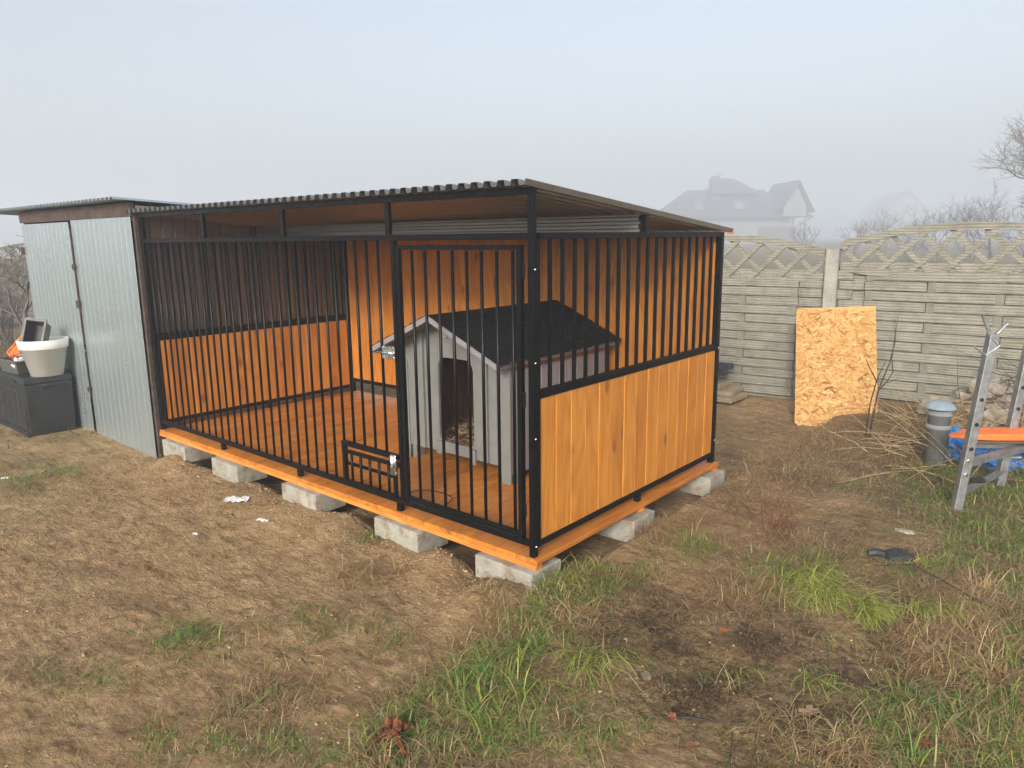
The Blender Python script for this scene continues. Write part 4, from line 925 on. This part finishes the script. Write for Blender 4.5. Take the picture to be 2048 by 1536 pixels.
def leaf(px, py, s_, col, lab, rot, seed):
    g_ = gp(px, py, .06); r_ = random.Random(seed); n_ = 22; vs = [(0, 0, .012)]; 
    for k in range(n_):
        a_ = 2*math.pi*k/n_; rad = s_*(.62+.38*abs(math.cos(a_*2.5)))*(1+r_.uniform(-.12, .12)); x, y = rad*math.cos(a_), rad*math.sin(a_)*.8
        vs.append((x, y, .006+.30*abs(y)+.15*max(0, x)+r_.uniform(0, .006)))
    fs = [(0, 1+k, 1+(k+1) % n_) for k in range(n_)]
    V_ = np.array(vs); cc = np.array([col])*np.random.default_rng(seed).uniform(.6, 1.2, (len(vs), 1))
    me = np_mesh('dead_leaf', V_, None, np.array(fs), 'leaf', cc, False); o = put('dead_leaf', me, None, (g_[0], g_[1], float(height(g_[0], g_[1]))+.012), (R(r_.uniform(-12, 12)), R(r_.uniform(-12, 12)), rot)); tag(o, lab, 'leaf', 'dead leaves on the ground')
leaf(1447, 1277, .022, (.34, .11, .035), 'orange brown dead leaf on the dark soil', .4, 1)
leaf(1430, 1268, .020, (.16, .10, .07), 'dark brown dead leaf touching the orange leaf', 1.4, 2)
leaf(1293, 1367, .028, (.24, .19, .14), 'pale grey dead leaf beside the yellowish grass', 2.1, 3)
leaf(1620, 1440, .040, (.30, .20, .12), 'large tan dead leaf in the right foreground', .9, 4)
leaf(1345, 1442, .020, (.26, .08, .04), 'small reddish dead leaf by the mossy sand', 2.5, 5)
leaf(1385, 1508, .030, (.36, .16, .10), 'pinkish dead leaf at the bottom edge', .2, 6)
leaf(1845, 1502, .030, (.28, .10, .05), 'red brown dead leaf in the grass at the lower right', 1.1, 7)
leaf(1262, 1185, .022, (.20, .09, .05), 'brown dead leaf by the kennel corner tuft', 1.9, 8)

# ------------------------------------------------------------------ grass, straw, clods
def blades(name, mat, n, dens, hr, wr, lean_r, cols, label, cat, area, seed, droop=.5, seg=3, lay=0.0, wind=None, cl=None):
    g = np.random.default_rng(seed)
    XX = []; YY = []; got = 0
    for it in range(12):
        x = g.uniform(area[0], area[1], 250000); y = g.uniform(area[2], area[3], 250000)
        tuft = .42+1.1*fbm(x, y, 9, 3, .6, seed+100)     # clumps
        k_ = g.random(len(x)) < dens(x, y)*np.clip(tuft, .02, 1.3)
        XX.append(x[k_]); YY.append(y[k_]); got += int(k_.sum())
        if got > n*1.6: break
    x = np.concatenate(XX); y = np.concatenate(YY)
    ok = ~((x > -4.1) & (x < .04) & (y > -.02) & (y < 2.05)) & ~((x > -7) & (x < -4) & (y > -.03) & (y < 2.1)) & ~((x > bx0) & (x < bx1) & (y > by0) & (y < by1))
    x = x[ok][:n]; y = y[ok][:n]; n = len(x)
    if n == 0: return
    z = height(x, y)
    hgt = g.uniform(hr[0], hr[1], n)*(.6+.7*vnoise(x*5, y*5, seed)); wd = g.uniform(wr[0], wr[1], n)
    az = g.uniform(0, 2*np.pi, n) if wind is None else g.normal(wind, .7, n)
    ln = np.clip(g.normal(lean_r, .25, n), .05, 1.45)
    d = np.stack([np.cos(az), np.sin(az)], 1); pr = np.stack([-d[:, 1], d[:, 0]], 1)
    ks = np.linspace(0, 1, seg+1); V = []
    for k in ks:
        ang = ln+droop*k*k*g.uniform(.6, 1.2, n); 
        out = hgt*k*np.sin(np.minimum(ang, 1.55)); upz = hgt*k*np.cos(np.minimum(ang, 1.55))
        cx = x+d[:, 0]*out; cy = y+d[:, 1]*out; cz = z-.004+upz+lay*.01
        w_ = wd*(1-k**1.8)*.5+.00025
        if k < 1:
            V.append(np.stack([cx-pr[:, 0]*w_, cy-pr[:, 1]*w_, cz], 1)); V.append(np.stack([cx+pr[:, 0]*w_, cy+pr[:, 1]*w_, cz], 1))
        else: V.append(np.stack([cx, cy, cz], 1))
    nvb = len(V); V = np.stack(V, 1).reshape(-1, 3); o = np.arange(n)[:, None]*nvb
    Q = []
    for s_ in range(seg-1): Q.append(o+np.array([[2*s_, 2*s_+1, 2*s_+3, 2*s_+2]]))
    T_ = o+np.array([[2*seg-2, 2*seg-1, 2*seg]])
    ca = np.array(cols); ci = g.integers(0, len(ca), n); cc = ca[ci]*g.uniform(.7, 1.25, (n, 1))
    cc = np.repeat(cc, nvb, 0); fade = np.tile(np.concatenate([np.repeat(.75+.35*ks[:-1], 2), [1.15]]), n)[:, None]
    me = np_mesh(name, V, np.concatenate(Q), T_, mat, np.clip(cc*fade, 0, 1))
    ob = put(name, me); tag(ob, label, cat, kind='stuff'); return ob
near = (-4.4, 2.75, -2.3, 3.9)
def vis(x, y):      # thin out with distance
    d = np.hypot(x-CAMP[0], y-CAMP[1]); return np.clip(1.5/d, .12, 1)
GC = [(.13, .25, .035), (.17, .30, .045), (.23, .33, .05), (.11, .22, .05), (.28, .34, .07), (.18, .30, .09), (.34, .32, .11), (.42, .33, .17)]
YC = [(.42, .46, .07), (.50, .52, .10), (.33, .40, .07), (.54, .50, .20), (.27, .37, .06)]
DC = [(.42, .29, .14), (.34, .22, .10), (.52, .40, .22), (.26, .16, .08), (.36, .25, .13)]
blades('green_grass', 'blade', 110000, lambda x, y: blob(x, y, GREEN)**1.2*vis(x, y)*1.3, (.02, .066), (.0018, .0038), .72, GC, 'green grass tufts around the kennel', 'grass', near, 1, .8)
blades('long_green_grass', 'blade', 1500, lambda x, y: np.clip(blob(x, y, GREEN)-.35, 0, 1)*vis(x, y), (.08, .17), (.003, .006), .6, GC+YC[:1], 'longer green grass blades in the foreground', 'grass', near, 2, .9, 4)
blades('yellow_grass', 'blade', 1000, lambda x, y: blob(x, y, YELLOW)**1.5*vis(x, y)*1.2, (.11, .26), (.0024, .0046), 1.12, YC, 'flattened yellow green grass right of the kennel corner', 'grass', (-.3, 2.6, -1.4, 1.8), 3, .7, 4, .5, R(-30))
blades('dry_grass', 'blade', 36000, lambda x, y: (blob(x, y, DRY)+.30*blob(x, y, GREEN))*vis(x, y)*1.3, (.03, .14), (.0016, .0036), .95, DC, 'dry tan grass clumps in the right foreground and by the fence', 'grass', (-4.4, 2.75, -2.3, 5.0), 4, .7, 3, .4)
blades('straw_clumps', 'blade', 2400, lambda x, y: blob(x, y, STRAW)**1.3*vis(x, y)*1.5, (.07, .19), (.0022, .0044), 1.1, [(.52, .37, .19), (.44, .29, .14), (.60, .46, .26), (.36, .23, .11), (.48, .30, .13)], 'long tan straw clumps at the right and by the turf edge', 'dry grass', (-4.4, 2.75, -2.3, 3.0), 14, .6, 4, .6)
blades('dark_fibres', 'blade', 16000, lambda x, y: vis(x, y)*1.3*blob(x, y, DARK)*sstep(-.02, .1, turf_side(x, y)), (.02, .085), (.0009, .0021), 1.3, [(.06, .038, .024), (.09, .055, .034), (.045, .03, .02), (.15, .10, .06), (.24, .17, .10)], 'dark dead root fibres matted on the soil right of the kennel', 'dead grass', (-.4, 2.75, -2.0, 3.0), 15, .2, 2)
blades('dead_blades', 'blade', 30000, lambda x, y: vis(x, y)*(.022+.45*blob(x, y, DARK)+.6*blob(x, y, GREEN)+.35*sstep(0, .2, turf_side(x, y))), (.015, .06), (.0010, .0024), 1.38, DC+[(.15, .09, .05), (.10, .06, .035)], 'dead grass blades strewn over the soil', 'dead grass', (-4.4, 2.75, -2.3, 4.5), 5, .15, 2)
blades('sparse_shoots', 'blade', 14000, lambda x, y: vis(x, y)*np.clip(.02+.25*sstep(-.1, .3, turf_side(x, y))+.26*sstep(-.2, -1.5, y)*sstep(-2.6, -.5, x)+.10*np.clip(fbm(x, y, 1.1, 2, .5, 88), 0, 1), 0, 1), (.015, .05), (.0018, .0035), .8, GC+DC[:1], 'sparse short grass shoots on the soil', 'grass', near, 6, .8)
blades('lawn_grass', 'blade', 9000, lambda x, y: np.clip(1.2-np.hypot(x+9, y-.8)/7, 0, 1), (.03, .09), (.006, .012), .6, [(.14, .17, .06), (.18, .19, .08), (.24, .22, .11)], 'pale lawn beyond the storage box', 'grass', (-16, -5.2, -1.2, 4), 7, .5)
# brush by the fence
def sticks(name, n, fn, label, seed, mat='cane'):
    r_ = random.Random(seed); mb = MB()
    for i in range(n):
        p, az, L_, el, rad = fn(r_); z = float(height(p[0], p[1], False)); P0 = Vector((p[0], p[1], z+p[2])); pts = [P0]; d_ = Vector((math.cos(az)*math.cos(el), math.sin(az)*math.cos(el), math.sin(el)))
        for k in range(4):
            d_ = (d_+Vector((r_.gauss(0, .13), r_.gauss(0, .13), r_.gauss(-.10, .10)))).normalized(); q = pts[-1]+d_*L_/4; q.z = max(q.z, z+.005); pts.append(q)
        mb.poly(pts, [rad, rad*.9, rad*.75, rad*.6, rad*.3], 4, False)
    o = mb.build(name, mat); tag(o, label, 'dry stems', kind='stuff'); return o
sticks('dry_stems', 330, lambda r_: ((.72+abs(r_.gauss(.55, .5)), r_.gauss(3.72, .32), r_.uniform(0, .12)), r_.uniform(0, 6.28), r_.uniform(.2, .75), r_.uniform(-.05, .9), r_.uniform(.0015, .004)), 'tangle of dry stems round the vent pipe and bench', 1)
sticks('dark_brush', 90, lambda r_: ((r_.gauss(1.9, .35), r_.gauss(4.3, .3), r_.uniform(0, .2)), r_.uniform(0, 6.28), r_.uniform(.3, .9), r_.uniform(.1, 1.1), r_.uniform(.002, .004)), 'dark thin brushwood behind the weight bench', 2, 'twig')
sticks('dry_weed_stalks', 34, lambda r_: ((r_.gauss(.70, .09), r_.gauss(1.36, .08), 0), r_.uniform(0, 6.28), r_.uniform(.18, .42), r_.uniform(1.0, 1.5), r_.uniform(.0012, .0024)), 'upright dry weed stalks right of the kennel', 3, 'root')
sticks('scattered_twigs', 110, lambda r_: ((r_.uniform(.1, 2.2), r_.uniform(-1.3, 1.8), .01), r_.uniform(0, 6.28), r_.uniform(.05, .28), r_.uniform(-.05, .12), r_.uniform(.0008, .0022)), 'thin twigs lying on the right foreground soil', 4, 'twig')
sticks('straw_bits', 170, lambda r_: ((r_.uniform(-3.6, 2.0), r_.uniform(-1.9, 1.2), .008), r_.uniform(0, 6.28), r_.uniform(.02, .11), r_.uniform(-.02, .06), r_.uniform(.0008, .0018)), 'straw bits scattered on the bare soil', 5, 'cane')
def branchy(name, px, py, lab, spec, z=.06):
    g_ = gp(px, py, z); mb = MB()
    for pts, rads in spec: mb.poly([(g_[0]+p[0], g_[1]+p[1], float(height(g_[0], g_[1]))+p[2]) for p in pts], rads, 6)
    o = mb.build(name, 'twig', None, True); tag(o, lab, 'sapling' if 'sap' in name else 'branch'); return o
rx = Vector((.762, .647, 0))
def rv(a_, z, b_=0): return (rx.x*a_-.647*b_*-1*0, rx.y*a_, z)
branchy('bare_sapling', 1737, 880, 'bare dark sapling with forked stems in front of the chipboard sheet', [([rv(0, -.02), rv(.02, .18), rv(.045, .40), rv(.115, .62), rv(.145, .80), rv(.125, .98)], [.009, .008, .007, .005, .004, .002]), ([rv(-.03, -.02), rv(-.01, .30), rv(.03, .50), rv(.09, .66)], [.007, .006, .005, .002]), ([rv(.03, .46), rv(-.04, .58), rv(-.10, .70)], [.005, .004, .002]), ([rv(.045, .40), rv(.11, .47), rv(.15, .55), rv(.13, .66), rv(.14, .85), rv(.15, 1.0)], [.006, .005, .005, .004, .003, .0015]), ([rv(.11, .46), rv(.17, .48), rv(.20, .50)], [.004, .003, .0015])])
branchy('fallen_twig', 1390, 1450, 'dark twig lying on the soil at the bottom right of centre', [([(-.08, -.05, .015), (-.02, 0, .02), (.06, .04, .016), (.15, .12, .012)], [.004, .004, .003, .0015])])
branchy('fallen_twig', 1860, 1190, 'thin thorny dark branch lying across the grass by the shovel blade', [([(-.25, -.02, .05), (-.1, .02, .09), (.05, -.03, .07), (.22, -.10, .04)], [.002, .003, .004, .004]), ([(-.1, .02, .09), (-.08, .10, .16), (-.02, .16, .22)], [.002, .002, .001]), ([(.05, -.03, .07), (.12, .05, .13)], [.002, .001]), ([(-.02, 0, .08), (-.12, .06, .10), (-.22, .05, .12)], [.002, .0015, .001])])

# clods and pebbles
def clods(name, n, dens, sr, cols, label, seed, area, mat):
    g = np.random.default_rng(seed); x = g.uniform(area[0], area[1], n*6); y = g.uniform(area[2], area[3], n*6)
    ok = (g.random(len(x)) < dens(x, y)*vis(x, y)) & ~((x > -4.1) & (x < .0) & (y > .25) & (y < 2.05)); x = x[ok][:n]; y = y[ok][:n]; n = len(x)
    ph = (1+5**.5)/2; ico = np.array([(-1, ph, 0), (1, ph, 0), (-1, -ph, 0), (1, -ph, 0), (0, -1, ph), (0, 1, ph), (0, -1, -ph), (0, 1, -ph), (ph, 0, -1), (ph, 0, 1), (-ph, 0, -1), (-ph, 0, 1)])/1.9
    fi = np.array([(0, 11, 5), (0, 5, 1), (0, 1, 7), (0, 7, 10), (0, 10, 11), (1, 5, 9), (5, 11, 4), (11, 10, 2), (10, 7, 6), (7, 1, 8), (3, 9, 4), (3, 4, 2), (3, 2, 6), (3, 6, 8), (3, 8, 9), (4, 9, 5), (2, 4, 11), (6, 2, 10), (8, 6, 7), (9, 8, 1)])
    s = g.uniform(0, 1, n)**2.6*(sr[1]-sr[0])+sr[0]
    V = ico[None]*g.uniform(.6, 1.25, (n, 12, 1))*s[:, None, None]*np.stack([g.uniform(.8, 1.4, n), g.uniform(.8, 1.3, n), g.uniform(.4, .8, n)], 1)[:, None, :]
    a_ = g.uniform(0, 6.28, n); ca, sa = np.cos(a_)[:, None], np.sin(a_)[:, None]
    V = np.stack([V[..., 0]*ca-V[..., 1]*sa, V[..., 0]*sa+V[..., 1]*ca, V[..., 2]], -1)+np.stack([x, y, height(x, y)+s*.15], 1)[:, None]
    cc = np.array(cols)[g.integers(0, len(cols), n)]*g.uniform(.75, 1.2, (n, 1))
    o = put(name, np_mesh(name, V.reshape(-1, 3), None, (fi[None]+(np.arange(n)*12)[:, None, None]).reshape(-1, 3), mat, np.repeat(cc, 12, 0), True)); tag(o, label, 'soil', kind='stuff')
M['clod'] = m_attr('soil_clod', .95, 0, .1)
SC = [(.33, .215, .108), (.27, .17, .083), (.38, .26, .138), (.22, .135, .066), (.42, .30, .165)]
fr_ = lambda x, y: np.exp(-((y+.12)/.22)**2)*sstep(-4.3, -3.9, x)*sstep(.3, .0, x)
clods('soil_clods', 40000, lambda x, y: np.clip(.9*fr_(x, y)+.30*sstep(.1, -.1, turf_side(x, y))*(.5+.8*fbm(x, y, 1.7, 3, .5, 61))+.2*blob(x, y, DARK), 0, 1), (.0015, .0085), SC, 'crumbly soil clods over the bare ground', 1, (-4.4, 2.6, -2.3, 4.6), 'clod')
clods('lumps', 2600, lambda x, y: np.clip(.5*fr_(x, y)+.12*sstep(.1, -.1, turf_side(x, y))*np.clip(fbm(x, y, 1.3, 3, .5, 62)+.1, 0, 1), 0, 1), (.004, .016), SC[:4], 'larger lumps of soil in front of the kennel', 3, (-4.4, 2.0, -2.3, 1.0), 'clod')
clods('pebbles', 70, lambda x, y: np.full(np.shape(x), .25), (.003, .007), [(.42, .38, .32), (.5, .45, .38), (.3, .26, .2)], 'small pale pebbles in the soil', 2, (-4.0, 2.4, -2.2, 2.2), 'clod')

# ------------------------------------------------------------------ bare trees and bushes behind
def tree(name, base, hgt, seed, lab, spread=.55, trunk=.09, depth=5, kids=3, cat='tree', lean=(0, 0), mat='bark', group=None, upb=.25, stems=1):
    r_ = random.Random(seed); e_ = empty(name, base); tag(e_, lab, cat, group); tr = MB(); cr = MB()
    def grow(p, d, L_, rad, lev):
        pts = [p]; rads = [rad]; q = p; k_ = 3 if lev < 3 else 2; mids = []
        for i in range(k_):
            d = (d+Vector((r_.gauss(0, .16), r_.gauss(0, .16), r_.gauss(.02, .12)))).normalized(); q = q+d*L_/k_; pts.append(q); rads.append(rad*(1-.35*(i+1)/k_)); mids.append((q, d))
        (tr if lev == 0 else cr).poly(pts, rads, 6 if lev == 0 else (4 if lev < 3 else 3), False)
        if lev >= depth: return
        for i in range(kids+(1 if lev > 1 else 0)):
            m_, md = mids[-1] if i == 0 else r_.choice(mids)
            nd = (md*r_.uniform(.5, 1)+Vector((r_.gauss(0, spread), r_.gauss(0, spread), r_.gauss(upb, .35)))).normalized()
            grow(m_, nd, L_*r_.uniform(.55, .82), max(rad*.55, .004), lev+1)
    for s_ in range(stems):
        grow(Vector((r_.uniform(-.2, .2)*(stems > 1), r_.uniform(-.2, .2)*(stems > 1), -.1)), Vector((lean[0]+r_.gauss(0, .25)*(stems > 1), lean[1]+r_.gauss(0, .25)*(stems > 1), 1)).normalized(), hgt*.32, trunk, 0)
    tr.build('trunk', mat, e_, True); cr.build('crown', mat, e_, True); return e_
def at(px, dist):     # ground spot in the direction of a pixel column
    d = _f+_r*(px-1024)/FPX; d = d/np.hypot(d[0], d[1]); return (CAMP[0]+d[0]*dist, CAMP[1]+d[1]*dist, 0.0)
tree('bare_tree', at(2080, 40), 8.0, 3, 'tall bare tree at the right edge behind the fence', .6, .12, 5, 4)
tree('bare_tree', at(2200, 35), 7.8, 8, 'bare tree just outside the right edge behind the fence', .55, .12, 5, 3)
for i, (px, d_, h_, sd) in enumerate(((1690, 58, 3.7, 11), (1740, 52, 3.9, 12), (1800, 52, 4.1, 13), (1850, 50, 4.5, 14), (1905, 47, 4.9, 15), (1960, 45, 5.1, 16), (2020, 44, 5.2, 17), (1590, 64, 3.6, 18))):
    tree('bare_bush', at(px, d_), h_, sd, ('bare bush left of centre above the fence post', 'bare bush right after the fence post', 'low bare bush above the fence arch start', 'bare bush above the rising fence arch', 'dense bare bush above the fence arch', 'dense bare bush near the fence arch top', 'dense bare bush below the tall bare tree', 'faint bare bush behind the left fence panel')[i], .6, .03, 4, 3, 'bush', group='bare bushes behind the fence', upb=.35, stems=4)
tree('bare_tree', at(50, 13.5), 2.6, 31, 'small bare fruit tree left of the metal shed', .6, .045, 5, 3, upb=.2)
tree('bare_bush', at(-10, 15), 1.7, 32, 'bare bush in front of the far left fence', .6, .02, 4, 3, 'bush', stems=5)
tree('bare_bush', at(20, 16), 1.4, 33, 'low bare bush by the foot of the far left fence', .6, .02, 4, 3, 'bush', stems=5)
MB().lathe([(.001, -.11), (.07, -.09), (.11, 0), (.07, .09), (.001, .11)], n=14)
bl = MB().lathe([(.001, -.10), (.06, -.085), (.09, -.05), (.10, 0), (.09, .05), (.06, .085), (.001, .10)], n=16).build('ball', 'potwhite', None, True); p_ = at(38, 12.6); bl.location = (p_[0], p_[1], .55)
bl.location.z = .06+.02; tag(bl, 'pale ball lying on the lawn by the small bare tree', 'ball')

# ------------------------------------------------------------------ houses in the fog
def house(name, px, dist, lab, s=1.0, z0=-.2):
    c_ = at(px, dist); e_ = empty(name, (c_[0], c_[1], z0)); tag(e_, lab, 'house'); e_.rotation_euler = (0, 0, -YAW*1.0-0.0+R(0)); e_.rotation_euler[2] = -YAW+R(2); e_.scale = (s, s, s*.93); return e_
hs_ = house('foggy_house', 1466, 178, 'grey roofed house with chimney and gable half lost in fog', 2.70)
MB().box(-4.9, 4.2, 0, 8, 0, 2.5).build('wall', 'plaster', hs_)
# hipped main roof with raised middle
def roof(v_, f_, nm='roof', mat='rooftile', par=hs_): return MB().add(v_, f_).build(nm, mat, par)
rf = roof([(-6.3, -.8, 2.35), (5.9, -.8, 2.35), (5.9, 8.8, 2.35), (-6.3, 8.8, 2.35), (-3.6, 4, 5.05), (3.2, 4, 5.05)], [(0, 1, 5, 4), (1, 2, 5), (2, 3, 4, 5), (3, 0, 4), (0, 3, 2, 1)])
roof([(-2.3, 2.0, 4.6), (2.4, 2.0, 4.6), (2.4, 6.0, 4.6), (-2.3, 6.0, 4.6), (-.4, 4, 6.15), (.6, 4, 6.05)], [(0, 1, 5, 4), (1, 2, 5), (2, 3, 4, 5), (3, 0, 4)], 'roof')
# gable wing to the right
gw = MB().prism([(3.1, -1.2, 2.4), (5.0, -1.2, 2.4), (5.0, -1.2, 3.2), (4.1, -1.2, 5.0), (3.1, -1.2, 3.2)], (0, 4, 0)).build('gable_wall', 'plaster', hs_)
roof([(2.7, -1.7, 2.9), (4.1, -1.7, 5.35), (4.1, 4, 5.35), (2.7, 4, 2.9), (2.7, -1.7, 3.05), (4.1, -1.7, 5.5), (4.1, 4, 5.5), (2.7, 4, 3.05)], [(0, 1, 2, 3), (7, 6, 5, 4), (0, 4, 5, 1), (2, 6, 7, 3), (1, 5, 6, 2), (0, 3, 7, 4)], 'gable_roof')
roof([(4.101, -1.7, 5.35), (5.5, -1.7, 2.7), (5.5, 4, 2.7), (4.101, 4, 5.35), (4.101, -1.7, 5.5), (5.5, -1.7, 2.85), (5.5, 4, 2.85), (4.101, 4, 5.5)], [(0, 1, 2, 3), (7, 6, 5, 4), (0, 4, 5, 1), (2, 6, 7, 3), (1, 5, 6, 2), (0, 3, 7, 4)], 'gable_roof')
MB().box(3.75, 4.45, -1.23, -1.205, 2.7, 4.1).build('window', 'glass', gw)
for x in (-3.9, -.4):
    zc = 3.3; yb = -.8+(zc-2.35)/2.7*4.8; b_ = [(x, yb-.45, zc-.22), (x+.75, yb-.45, zc-.22), (x+.95, yb+.65, zc+.40), (x+.2, yb+.65, zc+.40)]
    MB().hexa(b_, [(p[0], p[1]-.05, p[2]+.09) for p in b_]).build('roof_window', 'glass', rf)
ch = MB().box(-1.95, -1.2, 2.2, 3.0, 3.9, 6.0).build('chimney', 'rooftile', hs_); MB().box(-1.85, -1.3, 2.3, 2.9, 6.0, 6.2).build('chimney_cap', 'rooftile', ch)
MB().poly([(-.75, 4, 5.8), (-.75, 4, 6.7)], .03, 5).poly([(-1.2, 4, 6.5), (-.3, 4, 6.5)], .025, 5).build('antenna', 'darkwood', hs_)
MB().box(4.2, 4.4, -.4, -.2, 0, 2.4).box(5.2, 5.35, -.6, -.45, 0, 2.4).build('porch_post', 'plaster', hs_); MB().beam((4.8, -.5, 1.6), (5.9, -.5, 2.4), .12, .12).build('porch_brace', 'darkwood', hs_)
MB().box(1.3, 4.4, -.75, -.65, .2, 1.5).build('balcony_rail', 'darkwood', hs_)
for x in (-3.4, -.9): MB().box(x, x+1.1, -.03, -.005, .9, 2.0).build('window', 'glass', hs_)
h2 = house('foggy_house', 1782, 360, 'very faint gabled house in deep fog behind the bushes', 2.0)
MB().prism([(-4, 0, 0), (4, 0, 0), (4, 0, 6.2), (0, 0, 9.8), (-4, 0, 6.2)], (0, 9, 0)).build('wall', 'plaster', h2)
MB().prism([(-4.9, -.4, 5.7), (0, -.4, 10.1), (4.9, -.4, 5.7), (4.9, -.4, 6.1), (0, -.4, 10.6), (-4.9, -.4, 6.1)], (0, 9.8, 0)).build('roof', 'rooftile', h2)

# ------------------------------------------------------------------ fog
hz = NT('fog'); hz.t.nodes.remove(hz.b); pv_ = hz.n('VolumePrincipled'); pv_.inputs['Density'].default_value = .0072; pv_.inputs['Color'].default_value = (.84, .91, 1, 1); pv_.inputs['Anisotropy'].default_value = .15
hz.l(pv_.outputs[0], hz.t.nodes['Material Output'].inputs['Volume']); M['fog'] = hz.m
o = MB().box(-600, 600, -600, 600, -2.5, 24.0).build('haze', 'fog'); tag(o, 'thin even fog over the yard and fields', 'fog', kind='stuff')
